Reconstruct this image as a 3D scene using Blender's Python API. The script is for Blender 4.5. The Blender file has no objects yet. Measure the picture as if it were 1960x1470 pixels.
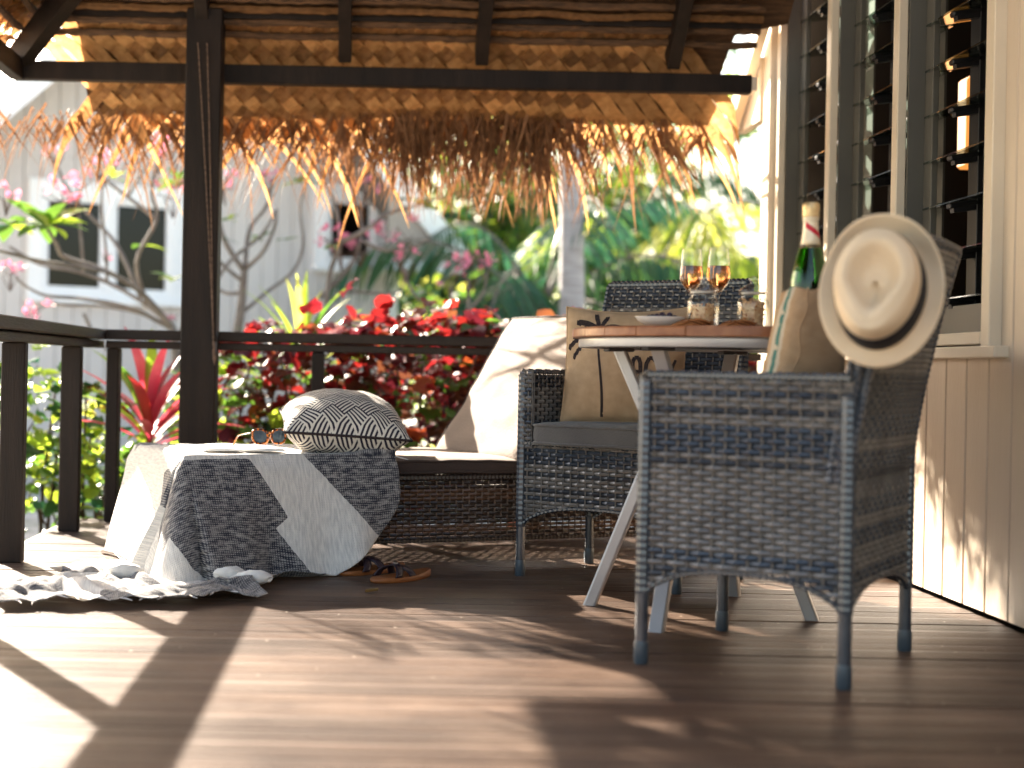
import bpy, bmesh, math, random
import numpy as np
from mathutils import Vector, Matrix, Quaternion, noise
R = math.radians
random.seed(7); rnd = random.Random(11)
sc = bpy.context.scene
col = sc.collection
# ------------------------------------------------------------------ camera
F_PX, PPX, PPY, ROLL, HC = 2900.0, 720.0, 705.0, 0.02, 0.64
cd = bpy.data.cameras.new('camera'); cam = bpy.data.objects.new('camera', cd); col.objects.link(cam)
sc.camera = cam
cd.sensor_width = 36; cd.lens = 36*F_PX/1960
cd.shift_x = (980-PPX)/1960.0; cd.shift_y = -(735-PPY)/1960.0
cd.clip_start = .05; cd.clip_end = 2000
cam.location = (0, 0, HC)
cam.rotation_euler = (Matrix.Rotation(ROLL, 4, (0, -1, 0)) @ Matrix.Rotation(R(90), 4, 'X')).to_euler()
cd.dof.use_dof = True; cd.dof.focus_distance = 4.55; cd.dof.aperture_fstop = 1.75; cd.dof.aperture_blades = 0
# ------------------------------------------------------------------ world, sun, exposure
w = bpy.data.worlds.new('World'); sc.world = w; w.use_nodes = True
nt = w.node_tree; bg = nt.nodes['Background']
sky = nt.nodes.new('ShaderNodeTexSky'); sky.sky_type = 'NISHITA'; sky.sun_disc = False
sky.sun_elevation = R(26); sky.sun_rotation = R(-30); sky.air_density = 1.0; sky.dust_density = 2.5; sky.ozone_density = 1.0
wbm = nt.nodes.new('ShaderNodeMix'); wbm.data_type = 'RGBA'; wbm.blend_type = 'MULTIPLY'; wbm.inputs['Factor'].default_value = 1; wbm.inputs['B'].default_value = (1.0, .90, .79, 1)
nt.links.new(sky.outputs[0], wbm.inputs['A']); nt.links.new(wbm.outputs['Result'], bg.inputs[0]); bg.inputs[1].default_value = 0.082
SUN_AZ = R(29.5)
ld = Vector((math.sin(SUN_AZ)*math.cos(R(26)), -math.cos(SUN_AZ)*math.cos(R(26)), -math.sin(R(26))))
sl = bpy.data.lights.new('sun', 'SUN'); sl.energy = 5.0; sl.angle = R(.53); sl.color = (1, .89, .75)
so = bpy.data.objects.new('sun', sl); col.objects.link(so); so.rotation_euler = ld.to_track_quat('-Z', 'Y').to_euler()
sc.view_settings.view_transform = 'Standard'; sc.view_settings.look = 'None'
sc.view_settings.exposure = 3.0; sc.view_settings.gamma = 1; sc.view_settings.use_curve_mapping = False
sc.render.engine = 'CYCLES'
cy = sc.cycles; cy.use_denoising = True
try: cy.denoiser = 'OPENIMAGEDENOISE'
except Exception: pass
cy.max_bounces = 10; cy.diffuse_bounces = 4; cy.glossy_bounces = 4; cy.transmission_bounces = 10; cy.transparent_max_bounces = 12
cy.caustics_reflective = False; cy.caustics_refractive = False; cy.sample_clamp_indirect = 6

# ------------------------------------------------------------------ helpers
def at(px, py, d):
    u = px-PPX; v = py-PPY
    return Vector(((u+ROLL*v)*d/F_PX, d, HC-(v-ROLL*u)*d/F_PX))
def tag(o, label=None, cat=None, group=None, kind=None):
    if label: o['label'] = label
    if cat: o['category'] = cat
    if group: o['group'] = group
    if kind: o['kind'] = kind
    return o
def empty(name, loc=(0, 0, 0), rz=0, label=None, cat=None, group=None, kind=None):
    o = bpy.data.objects.new(name, None); col.objects.link(o); o.location = loc; o.rotation_euler = (0, 0, rz)
    o.empty_display_size = .05
    return tag(o, label, cat, group, kind)
def link(name, me, parent=None, mat=None):
    o = bpy.data.objects.new(name, me); col.objects.link(o)
    if parent: o.parent = parent
    return o
def copy_tree(o, parent=None):
    c = o.copy(); col.objects.link(c); c.parent = parent
    for ch in list(o.children): copy_tree(ch, c)
    return c
class MB:
    def __init__(s): s.v = []; s.f = []; s.m = []; s.uv = None
    def add(s, vs, fs, mi=0):
        b = len(s.v); s.v += [tuple(p) for p in vs]
        for f in fs: s.f.append(tuple(i+b for i in f)); s.m.append(mi)
    def box(s, c, d, rot=None, mi=0, bev=0):
        x, y, z = d[0]/2, d[1]/2, d[2]/2; c = Vector(c)
        if bev:
            b = min(bev, x*.9, y*.9, z*.9); P = []
            for sx in (-1, 1):
                for sy in (-1, 1):
                    for sz in (-1, 1):
                        P += [Vector((sx*x, sy*(y-b), sz*(z-b))), Vector((sx*(x-b), sy*y, sz*(z-b))), Vector((sx*(x-b), sy*(y-b), sz*z))]
            if rot: P = [rot @ p for p in P]
            P = [p+c for p in P]
            I = lambda sx, sy, sz, k: ((sx > 0)*4+(sy > 0)*2+(sz > 0))*3+k
            fs = []
            for q in (-1, 1):
                fs.append([I(q, -1, -1, 0), I(q, q, -1, 0) if q > 0 else I(q, -1, 1, 0), I(q, 1, 1, 0), I(q, -1, 1, 0) if q > 0 else I(q, 1, -1, 0)])
                fs.append([I(-1, q, -1, 1), I(-1, q, 1, 1) if q > 0 else I(1, q, -1, 1), I(1, q, 1, 1), I(1, q, -1, 1) if q > 0 else I(-1, q, 1, 1)])
                fs.append([I(-1, -1, q, 2), I(1, -1, q, 2) if q > 0 else I(-1, 1, q, 2), I(1, 1, q, 2), I(-1, 1, q, 2) if q > 0 else I(1, -1, q, 2)])
            for a in (-1, 1):
                for b_ in (-1, 1):
                    fs.append([I(a, b_, -1, 0), I(a, b_, -1, 1), I(a, b_, 1, 1), I(a, b_, 1, 0)])
                    fs.append([I(a, -1, b_, 0), I(a, -1, b_, 2), I(a, 1, b_, 2), I(a, 1, b_, 0)])
                    fs.append([I(-1, a, b_, 1), I(-1, a, b_, 2), I(1, a, b_, 2), I(1, a, b_, 1)])
                    for c_ in (-1, 1): fs.append([I(a, b_, c_, 0), I(a, b_, c_, 1), I(a, b_, c_, 2)])
            s.add(P, fs, mi); return
        P = [Vector((sx*x, sy*y, sz*z)) for sx in (-1, 1) for sy in (-1, 1) for sz in (-1, 1)]
        if rot: P = [rot @ p for p in P]
        s.add([p+c for p in P], [(0, 1, 3, 2), (4, 6, 7, 5), (0, 4, 5, 1), (2, 3, 7, 6), (0, 2, 6, 4), (1, 5, 7, 3)], mi)
    def tube(s, pts, rad, n=8, mi=0, caps=True, flat=1.0, up=None):
        pts = [Vector(p) for p in pts]; N = len(pts)
        if not hasattr(rad, '__len__'): rad = [rad]*N
        t = (pts[1]-pts[0]).normalized(); a = Vector(up) if up else (Vector((0, 0, 1)) if abs(t.z) < .9 else Vector((1, 0, 0)))
        nrm = (a-t*a.dot(t)).normalized(); V = []
        for i, p in enumerate(pts):
            if i == 0: t = pts[1]-pts[0]
            elif i == N-1: t = pts[-1]-pts[-2]
            else: t = pts[i+1]-pts[i-1]
            t = t.normalized(); nrm = (nrm-t*nrm.dot(t)).normalized(); bn = t.cross(nrm)
            for k in range(n):
                an = 2*math.pi*k/n; V.append(p+(nrm*math.cos(an)*flat+bn*math.sin(an))*rad[i])
        fs = [(i*n+k, i*n+(k+1) % n, (i+1)*n+(k+1) % n, (i+1)*n+k) for i in range(N-1) for k in range(n)]
        if caps: fs += [tuple(range(n-1, -1, -1)), tuple((N-1)*n+k for k in range(n))]
        s.add(V, fs, mi)
    def lathe(s, prof, n=24, c=(0, 0, 0), mi=0, rip=None, closed=False):
        V = []; c = Vector(c)
        for (r, z) in prof:
            for k in range(n):
                a = 2*math.pi*k/n; rr = r if not rip else r*(1+rip(a, z)); V.append(c+Vector((rr*math.cos(a), rr*math.sin(a), z)))
        fs = [(i*n+k, i*n+(k+1) % n, (i+1)*n+(k+1) % n, (i+1)*n+k) for i in range(len(prof)-1) for k in range(n)]
        if closed: N = len(prof)-1; fs += [(N*n+k, N*n+(k+1) % n, (k+1) % n, k) for k in range(n)]
        else:
            if prof[0][0] > 1e-4: fs.append(tuple(range(n-1, -1, -1)))
            if prof[-1][0] > 1e-4: fs.append(tuple((len(prof)-1)*n+k for k in range(n)))
        s.add(V, fs, mi)
    def grid(s, fn, nu, nv, mi=0, wrapu=False):
        b = len(s.v); W = nu if wrapu else nu+1
        for j in range(nv+1):
            for i in range(W): s.v.append(tuple(fn(i/nu, j/nv)))
        for j in range(nv):
            for i in range(nu):
                a = b+j*W+i; a2 = b+j*W+(i+1) % W
                s.f.append((a, a2, a2+W, a+W)); s.m.append(mi)
    def build(s, name, mats, parent=None, smooth=False, kind=None, auto=None):
        me = bpy.data.meshes.new(name); me.from_pydata(s.v, [], s.f)
        for m in (mats if isinstance(mats, (list, tuple)) else [mats]): me.materials.append(m)
        me.polygons.foreach_set('material_index', s.m)
        if smooth: me.polygons.foreach_set('use_smooth', [True]*len(s.f))
        me.update()
        if auto: me.set_sharp_from_angle(angle=R(auto))
        o = link(name, me, parent)
        if kind: o['kind'] = kind
        return o
def crv(pts, n=6):
    pts = [Vector(p) for p in pts]
    P = [pts[0]*2-pts[1]]+pts+[pts[-1]*2-pts[-2]]; out = []
    for i in range(1, len(P)-2):
        for k in range(n):
            t = k/n; a, b, c, d = P[i-1], P[i], P[i+1], P[i+2]
            out.append(.5*((2*b)+(c-a)*t+(2*a-5*b+4*c-d)*t*t+(3*b-3*c+d-a)*t**3))
    out.append(pts[-1]); return out

# ------------------------------------------------------------------ materials
def newmat(name):
    m = bpy.data.materials.new(name); m.use_nodes = True; nt = m.node_tree
    return m, nt, nt.nodes['Principled BSDF']
def N_(nt, typ, **kw):
    n = nt.nodes.new(typ)
    for k, v in kw.items():
        if k.startswith('i_'): n.inputs[k[2:].replace('_', ' ')].default_value = v
        else: setattr(n, k, v)
    return n
def mixc(nt, fac, a, b, blend='MIX'):
    n = nt.nodes.new('ShaderNodeMix'); n.data_type = 'RGBA'; n.blend_type = blend
    for s, v in ((n.inputs['Factor'], fac), (n.inputs['A'], a), (n.inputs['B'], b)):
        if hasattr(v, 'links') or hasattr(v, 'is_linked'): nt.links.new(v, s)
        elif hasattr(v, '__len__'): s.default_value = tuple(v)+(1,) if len(v) == 3 else v
        else: s.default_value = v
    return n.outputs['Result']
def ramp(nt, src, a, b):
    n = nt.nodes.new('ShaderNodeMapRange'); n.clamp = True
    nt.links.new(src, n.inputs['Value']); n.inputs['From Min'].default_value = a; n.inputs['From Max'].default_value = b
    return n.outputs['Result']
def math_(nt, op, a, b=None, c=None):
    n = nt.nodes.new('ShaderNodeMath'); n.operation = op
    for s, v in zip(n.inputs, (a, b, c)):
        if v is None: continue
        if isinstance(v, (int, float)): s.default_value = v
        else: nt.links.new(v, s)
    return n.outputs[0]
def simple(name, c, rough=.6, c2=None, scale=8, stretch=(1, 1, 1), bump=0, bscale=None, metal=0, spec=.4, trans=0, obj_rand=0, coord='Object', detail=4, lo=.35, hi=.65, sheen=0):
    m, nt, b = newmat(name)
    b.inputs['Roughness'].default_value = rough; b.inputs['Metallic'].default_value = metal; b.inputs['Specular IOR Level'].default_value = spec
    tc = N_(nt, 'ShaderNodeTexCoord'); mp = N_(nt, 'ShaderNodeMapping'); mp.inputs['Scale'].default_value = stretch
    nt.links.new(tc.outputs[coord], mp.inputs[0])
    src = c
    if c2 is not None:
        no = N_(nt, 'ShaderNodeTexNoise', i_Scale=scale, i_Detail=detail); nt.links.new(mp.outputs[0], no.inputs['Vector'])
        src = mixc(nt, ramp(nt, no.outputs['Fac'], lo, hi), c, c2)
    if obj_rand:
        oi = N_(nt, 'ShaderNodeObjectInfo'); hs = N_(nt, 'ShaderNodeHueSaturation')
        mr = N_(nt, 'ShaderNodeMapRange'); mr.inputs['To Min'].default_value = 1-obj_rand; mr.inputs['To Max'].default_value = 1+obj_rand
        nt.links.new(oi.outputs['Random'], mr.inputs[0]); nt.links.new(mr.outputs[0], hs.inputs['Value'])
        if hasattr(src, 'is_linked'): nt.links.new(src, hs.inputs['Color'])
        else: hs.inputs['Color'].default_value = tuple(src)+(1,)
        src = hs.outputs[0]
    if hasattr(src, 'is_linked'): nt.links.new(src, b.inputs['Base Color'])
    else: b.inputs['Base Color'].default_value = tuple(src)+(1,)
    if bump:
        no2 = N_(nt, 'ShaderNodeTexNoise', i_Scale=bscale or scale*3, i_Detail=3.0); nt.links.new(mp.outputs[0], no2.inputs['Vector'])
        bm = N_(nt, 'ShaderNodeBump', i_Strength=bump, i_Distance=.01); nt.links.new(no2.outputs['Fac'], bm.inputs['Height']); nt.links.new(bm.outputs[0], b.inputs['Normal'])
    if sheen: b.inputs['Sheen Weight'].default_value = sheen
    if trans:
        tr = N_(nt, 'ShaderNodeBsdfTranslucent'); mx = N_(nt, 'ShaderNodeMixShader'); mx.inputs[0].default_value = trans
        if hasattr(src, 'is_linked'): nt.links.new(src, tr.inputs[0])
        else: tr.inputs[0].default_value = tuple(src)+(1,)
        nt.links.new(b.outputs[0], mx.inputs[1]); nt.links.new(tr.outputs[0], mx.inputs[2]); nt.links.new(mx.outputs[0], nt.nodes['Material Output'].inputs[0])
    return m
M = {}
M['stain'] = simple('dark_stained_timber', (.0075, .0040, .0026), .6, (.016, .009, .006), 3, (6, 6, .6), bump=.25, bscale=30, spec=.22)
M['stain_h'] = simple('dark_stained_rail', (.012, .0065, .0042), .5, (.026, .015, .010), 3, (.7, 6, 6), bump=.25, bscale=30, spec=.25)
M['cream'] = simple('cream_paint', (.66, .55, .43), .45, (.60, .49, .38), 2.5, (3, 3, .5), bump=.12, bscale=40, obj_rand=.05)
M['trimcream'] = simple('cream_trim_paint', (.72, .62, .48), .4, (.66, .56, .43), 3, bump=.05)
M['frame_grey'] = simple('grey_green_window_frame', (.115, .11, .092), .45, (.095, .09, .078), 4)
M['black'] = simple('black_plastic', (.008, .008, .010), .4)
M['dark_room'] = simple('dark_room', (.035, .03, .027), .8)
M['wk_a'] = simple('wicker_slate', (.026, .034, .048), .27, (.050, .062, .080), 14, spec=.85, obj_rand=0)
M['wk_b'] = simple('wicker_taupe', (.120, .112, .104), .27, (.185, .172, .158), 14, spec=.85)
M['wk_c'] = simple('wicker_dark', (.022, .026, .034), .36, (.04, .046, .056), 14, spec=.6)
M['gap_shade'] = simple('wicker_gap_shade', (.010, .010, .012), .8)  # near-black colour stands in for shade in the gaps of the weave
M['wk_cap'] = simple('leg_cap_slate', (.055, .075, .095), .35)
M['wb_a'] = simple('wicker_umber', (.014, .008, .006), .4, (.030, .017, .012), 14, spec=.5)
M['wb_b'] = simple('wicker_chestnut', (.085, .042, .022), .4, (.06, .03, .017), 14, spec=.5)
M['fab_grey'] = simple('charcoal_canvas', (.085, .080, .080), .9, (.11, .105, .10), 5, bump=.3, bscale=160, sheen=.2)
M['fab_taupe'] = simple('taupe_canvas', (.20, .155, .125), .9, (.23, .18, .145), 4, bump=.25, bscale=140)
M['fab_edge'] = simple('dark_brown_canvas', (.035, .022, .018), .9, (.05, .032, .026), 5, bump=.2, bscale=140)
M['metal'] = simple('silver_grey_metal', (.42, .42, .43), .35, (.36, .36, .38), 6, metal=.35)
M['metal_dk'] = simple('dark_metal', (.05, .05, .055), .4, metal=.3)
M['teak'] = simple('teak', (.30, .125, .055), .38, (.20, .075, .035), 4, (8, 8, 8), bump=.1, obj_rand=.12)
M['white_cer'] = simple('white_ceramic', (.80, .78, .75), .15)
M['grape'] = simple('dark_grape', (.018, .008, .022), .3, (.04, .02, .05), 30)
M['cracker'] = simple('toasted_cracker', (.50, .20, .06), .7, (.30, .10, .03), 60, bump=.4)
M['granola'] = simple('granola', (.50, .28, .13), .8, (.72, .52, .32), 40, bump=.5, obj_rand=.1)
M['rope'] = simple('cord', (.16, .10, .07), .8, (.07, .045, .03), 90)
M['leather'] = simple('tan_leather', (.30, .105, .03), .45, (.22, .07, .02), 20, bump=.1)
M['leather_dk'] = simple('dark_strap_leather', (.018, .010, .018), .35, (.03, .018, .028), 20)
M['gold'] = simple('gold_foil', (.78, .60, .33), .34, (.70, .50, .24), 60, metal=.55, bump=.5, bscale=90)
M['cream_lbl'] = simple('cream_foil', (.80, .70, .52), .4, metal=.2)
M['red_lbl'] = simple('red_sash', (.55, .008, .03), .4)
M['black_lbl'] = simple('black_label', (.012, .008, .010), .4)
M['gold_ink'] = simple('gold_ink', (.65, .48, .22), .4)
M['ink'] = simple('black_ink', (.012, .008, .014), .9, (.05, .035, .03), 150)
M['straw'] = simple('hat_straw', (.84, .70, .52), .75, (.76, .61, .43), 6, bump=.3, bscale=220, trans=.12)
M['band'] = simple('hat_band', (.008, .007, .012), .8)
M['page'] = simple('magazine_page', (.78, .76, .74), .25, (.45, .44, .46), 9, lo=.55, hi=.62)
M['screw'] = simple('steel_screw', (.5, .5, .5), .3, metal=.8)
M['bark_f'] = simple('grey_bark', (.12, .10, .085), .8, (.20, .175, .155), 12, bump=.5)
M['bark_p'] = simple('palm_bark', (.42, .40, .40), .85, (.30, .28, .27), 5, (1, 1, 8), bump=.6)
M['bark_d'] = simple('shrub_stem', (.06, .032, .022), .8, (.11, .06, .04), 12)
M['housewall'] = simple('pale_painted_boards', (.64, .60, .58), .6, (.60, .56, .545), 2, obj_rand=.03)
M['housetrim'] = simple('white_trim', (.90, .91, .92), .45, (.87, .88, .90), 3)
M['roofing'] = simple('house_roofing', (.16, .14, .13), .6, (.22, .2, .18), 6)
M['soffit'] = simple('soffit_board', (.42, .36, .32), .7, (.38, .33, .29), 3)
def thatch(name, c, c2, tr):
    return simple(name, c, .62, c2, 7, (5, 5, 5), bump=.5, bscale=60, trans=tr, obj_rand=.32, spec=.4)
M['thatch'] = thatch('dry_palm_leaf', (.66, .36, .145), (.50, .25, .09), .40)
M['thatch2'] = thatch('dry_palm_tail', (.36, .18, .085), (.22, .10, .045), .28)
M['thatch_b'] = thatch('dry_palm_leaf_shaded', (.34, .165, .06), (.22, .10, .035), .35)  # darker copy for one strip direction, weave shading put into the colour
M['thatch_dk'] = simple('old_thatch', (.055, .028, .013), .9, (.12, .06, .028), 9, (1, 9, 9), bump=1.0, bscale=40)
M['spine'] = simple('frond_spine', (.050, .025, .012), .8, (.13, .065, .030), 8, (2, 12, 12), bump=.6)
def leafm(name, c, c2, tr=.45, rough=.42, sc_=3.0):
    return simple(name, c, rough, c2, sc_, trans=tr, spec=.45, obj_rand=.15, coord='Object')
M['lf_red'] = leafm('leaf_red', (.32, .022, .016), (.20, .012, .018))
M['lf_dred'] = leafm('leaf_dark_red', (.12, .012, .020), (.07, .014, .018))
M['lf_bronze'] = leafm('leaf_bronze', (.16, .055, .02), (.09, .03, .02))
M['lf_orange'] = leafm('leaf_orange', (.40, .11, .025), (.36, .05, .02))
M['lf_pink'] = leafm('leaf_pink', (.50, .03, .07), (.55, .10, .12))
M['lf_green'] = leafm('leaf_green', (.11, .21, .025), (.07, .155, .02), .55)
M['lf_lime'] = leafm('leaf_lime', (.34, .42, .04), (.24, .36, .03), .58)
M['lf_dark'] = leafm('leaf_dark', (.03, .08, .022), (.04, .11, .035), .4)
M['lf_teal'] = leafm('leaf_teal', (.035, .12, .06), (.025, .09, .045), .4)
M['lf_yell'] = leafm('leaf_yellow', (.55, .52, .09), (.42, .46, .07), .58)
M['lf_straw'] = leafm('leaf_straw', (.34, .22, .08), (.25, .15, .05), .35)
M['petal'] = leafm('petal_pink', (.62, .14, .26), (.70, .30, .38), .4)
def glass(name, c=(1, 1, 1), ior=1.45, rough=0.0):
    m, nt, b = newmat(name)
    b.inputs['Base Color'].default_value = tuple(c)+(1,); b.inputs['Transmission Weight'].default_value = 1
    b.inputs['Roughness'].default_value = rough; b.inputs['IOR'].default_value = ior
    return m
M['wine'] = glass('amber_rose_wine', (.93, .42, .16), 1.34)
M['bottle'] = glass('green_bottle_glass', (.10, .34, .06), 1.5)
def panemat(name, c, rough=.05, ior=.045):
    m, nt, b = newmat(name)
    gl = N_(nt, 'ShaderNodeBsdfGlossy'); gl.inputs['Roughness'].default_value = rough; gl.inputs[0].default_value = (1, 1, 1, 1)
    tp = N_(nt, 'ShaderNodeBsdfTransparent'); tp.inputs[0].default_value = tuple(c)+(1,)
    fr = N_(nt, 'ShaderNodeLayerWeight'); fr.inputs[0].default_value = .5
    mx = N_(nt, 'ShaderNodeMixShader'); nt.links.new(math_(nt, 'MULTIPLY_ADD', math_(nt, 'POWER', fr.outputs['Facing'], 4.0), .75, ior), mx.inputs[0]); nt.links.new(tp.outputs[0], mx.inputs[1]); nt.links.new(gl.outputs[0], mx.inputs[2])
    nt.links.new(mx.outputs[0], nt.nodes['Material Output'].inputs[0]); return m
M['pane'] = panemat('window_glass', (.20, .22, .21), .03, .02)
M['glass'] = panemat('clear_thin_glass', (.985, .99, .985), .02, .022)
M['lid'] = panemat('thick_clear_glass', (.93, .93, .92), .04, .13)
M['blade'] = panemat('louvre_blade_glass', (.55, .62, .58))
M['lens'] = simple('smoke_blue_lens', (.16, .22, .27), .08, (.10, .15, .20), 60, metal=.5)
M['glow'] = newmat('warm_lampshade')[0]
_b = M['glow'].node_tree.nodes['Principled BSDF']; _b.inputs['Emission Color'].default_value = (1, .36, .07, 1); _b.inputs['Emission Strength'].default_value = .13; _b.inputs['Base Color'].default_value = (.45, .2, .07, 1)
# tortoiseshell
m, nt_, b = newmat('tortoiseshell'); v = N_(nt_, 'ShaderNodeTexNoise', i_Scale=110.0, i_Detail=1.0); tc = N_(nt_, 'ShaderNodeTexCoord')
nt_.links.new(tc.outputs['Object'], v.inputs['Vector']); nt_.links.new(mixc(nt_, ramp(nt_, v.outputs['Fac'], .46, .54), (.55, .16, .02), (.05, .008, .006)), b.inputs['Base Color']); b.inputs['Roughness'].default_value = .12
M['tort'] = m
# deck boards: grain, weather, wear
m, nt_, b = newmat('oiled_deck_board'); tc = N_(nt_, 'ShaderNodeTexCoord'); oi = N_(nt_, 'ShaderNodeObjectInfo')
mp = N_(nt_, 'ShaderNodeMapping'); mp.inputs['Scale'].default_value = (1.2, 24, 24); nt_.links.new(tc.outputs['Object'], mp.inputs[0])
va = N_(nt_, 'ShaderNodeVectorMath', operation='ADD'); cb = N_(nt_, 'ShaderNodeCombineXYZ'); nt_.links.new(math_(nt_, 'MULTIPLY', oi.outputs['Random'], 57.0), cb.inputs[0])
nt_.links.new(mp.outputs[0], va.inputs[0]); nt_.links.new(cb.outputs[0], va.inputs[1])
n1 = N_(nt_, 'ShaderNodeTexNoise', i_Scale=2.0, i_Detail=6.0, i_Roughness=.62); nt_.links.new(va.outputs[0], n1.inputs['Vector'])
geo = N_(nt_, 'ShaderNodeNewGeometry'); n2 = N_(nt_, 'ShaderNodeTexNoise', i_Scale=2.2, i_Detail=5.0, i_Roughness=.6); nt_.links.new(geo.outputs['Position'], n2.inputs['Vector'])
c1 = mixc(nt_, ramp(nt_, n1.outputs['Fac'], .32, .68), (.036, .018, .010), (.105, .058, .034))
c2_ = mixc(nt_, ramp(nt_, n2.outputs['Fac'], .42, .72), c1, (.160, .100, .065))
hs = N_(nt_, 'ShaderNodeHueSaturation'); mr = N_(nt_, 'ShaderNodeMapRange'); mr.inputs['To Min'].default_value = .75; mr.inputs['To Max'].default_value = 1.25
nt_.links.new(oi.outputs['Random'], mr.inputs[0]); nt_.links.new(mr.outputs[0], hs.inputs['Value']); nt_.links.new(c2_, hs.inputs['Color']); nt_.links.new(hs.outputs[0], b.inputs['Base Color'])
rr = N_(nt_, 'ShaderNodeMapRange'); rr.inputs["To Min"].default_value = .36; rr.inputs["To Max"].default_value = .54; nt_.links.new(n2.outputs['Fac'], rr.inputs[0]); nt_.links.new(rr.outputs[0], b.inputs['Roughness']); b.inputs['Specular IOR Level'].default_value = .36
bm = N_(nt_, 'ShaderNodeBump', i_Strength=.35, i_Distance=.004); nt_.links.new(n1.outputs['Fac'], bm.inputs['Height']); nt_.links.new(bm.outputs[0], b.inputs['Normal'])
M['deck'] = m
# burlap
def burlap(name, c, c2, sc_=260, stripe=False):
    m, nt, b = newmat(name); tc = N_(nt, 'ShaderNodeTexCoord'); uvc = tc.outputs['UV']
    wa = N_(nt, 'ShaderNodeTexWave', i_Scale=sc_/6.28, i_Distortion=1.2); wa.bands_direction = 'X'; nt.links.new(uvc, wa.inputs[0])
    wb = N_(nt, 'ShaderNodeTexWave', i_Scale=sc_/6.28, i_Distortion=1.2); wb.bands_direction = 'Y'; nt.links.new(uvc, wb.inputs[0])
    h = math_(nt, 'MULTIPLY', wa.outputs['Fac'], wb.outputs['Fac'])
    no = N_(nt, 'ShaderNodeTexNoise', i_Scale=14.0, i_Detail=5.0); nt.links.new(uvc, no.inputs['Vector'])
    ca = mixc(nt, ramp(nt, no.outputs['Fac'], .3, .7), c, c2)
    cc = mixc(nt, math_(nt, 'MULTIPLY_ADD', h, -.55, .42), ca, (.16, .09, .04))
    if stripe:
        sx = N_(nt, 'ShaderNodeSeparateXYZ'); nt.links.new(uvc, sx.inputs[0])
        uu = math_(nt, 'ADD', sx.outputs[0], math_(nt, 'MULTIPLY', no.outputs['Fac'], .03))
        def band(a, w): return math_(nt, 'LESS_THAN', math_(nt, 'ABSOLUTE', math_(nt, 'SUBTRACT', uu, a)), w)
        cc = mixc(nt, band(.545, .05), cc, (.62, .53, .40))
        cc = mixc(nt, math_(nt, 'MULTIPLY', band(.555, .016), math_(nt, 'GREATER_THAN', no.outputs['Fac'], .40)), cc, (.06, .20, .17))
    nt.links.new(cc, b.inputs['Base Color']); b.inputs['Roughness'].default_value = .9
    bm = N_(nt, 'ShaderNodeBump', i_Strength=.6, i_Distance=.002); nt.links.new(h, bm.inputs['Height']); nt.links.new(bm.outputs[0], b.inputs['Normal'])
    return m
M['burlap'] = burlap('burlap', (.72, .51, .32), (.60, .42, .25), 420)
M['burlap_bag'] = burlap('burlap_bag', (.72, .49, .30), (.60, .39, .22), 900, True)
# blanket
m, nt_, b = newmat('checked_throw'); at_ = N_(nt_, 'ShaderNodeAttribute', attribute_name='patch'); tc = N_(nt_, 'ShaderNodeTexCoord')
n0 = N_(nt_, 'ShaderNodeTexNoise', i_Scale=60.0, i_Detail=2.0); nt_.links.new(tc.outputs['UV'], n0.inputs['Vector'])
fac = math_(nt_, 'GREATER_THAN', math_(nt_, 'ADD', at_.outputs['Fac'], math_(nt_, 'MULTIPLY_ADD', n0.outputs['Fac'], .006, -.003)), 0.0)
wa = N_(nt_, 'ShaderNodeTexWave', i_Scale=42.0, i_Distortion=.8); wa.bands_direction = 'X'; nt_.links.new(tc.outputs['UV'], wa.inputs[0])
wb = N_(nt_, 'ShaderNodeTexWave', i_Scale=42.0, i_Distortion=.8); wb.bands_direction = 'Y'; nt_.links.new(tc.outputs['UV'], wb.inputs[0])
h = math_(nt_, 'MULTIPLY', wa.outputs['Fac'], wb.outputs['Fac'])
mp = N_(nt_, 'ShaderNodeMapping'); mp.inputs['Scale'].default_value = (28, 85, 1); mp.inputs['Rotation'].default_value = (0, 0, .7); nt_.links.new(tc.outputs['UV'], mp.inputs[0])
n3 = N_(nt_, 'ShaderNodeTexNoise', i_Scale=1.0, i_Detail=5.0, i_Roughness=.7); nt_.links.new(mp.outputs[0], n3.inputs['Vector'])
hf = math_(nt_, 'ADD', math_(nt_, 'MULTIPLY', h, .25), n3.outputs['Fac'])
dark = mixc(nt_, ramp(nt_, hf, .47, .72), (.022, .026, .044), (.48, .46, .44))
mp2 = N_(nt_, 'ShaderNodeMapping'); mp2.inputs['Scale'].default_value = (150, 22, 1); nt_.links.new(tc.outputs['UV'], mp2.inputs[0])
n4 = N_(nt_, 'ShaderNodeTexNoise', i_Scale=1.0, i_Detail=3.0); nt_.links.new(mp2.outputs[0], n4.inputs['Vector'])
lite = mixc(nt_, ramp(nt_, n4.outputs['Fac'], .35, .62), (.68, .66, .63), (.88, .85, .80))
clr = mixc(nt_, fac, lite, dark); nt_.links.new(clr, b.inputs['Base Color']); b.inputs['Roughness'].default_value = .95; b.inputs['Sheen Weight'].default_value = .3
bm = N_(nt_, 'ShaderNodeBump', i_Strength=.5, i_Distance=.0025); nt_.links.new(math_(nt_, 'ADD', h, n3.outputs['Fac']), bm.inputs['Height']); nt_.links.new(bm.outputs[0], b.inputs['Normal'])
tr = N_(nt_, 'ShaderNodeBsdfTranslucent'); nt_.links.new(clr, tr.inputs[0]); nt_.links.new(bm.outputs[0], tr.inputs['Normal']); mx = N_(nt_, 'ShaderNodeMixShader'); mx.inputs[0].default_value = .25
nt_.links.new(b.outputs[0], mx.inputs[1]); nt_.links.new(tr.outputs[0], mx.inputs[2]); nt_.links.new(mx.outputs[0], nt_.nodes['Material Output'].inputs[0])
M['throw'] = m
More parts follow.
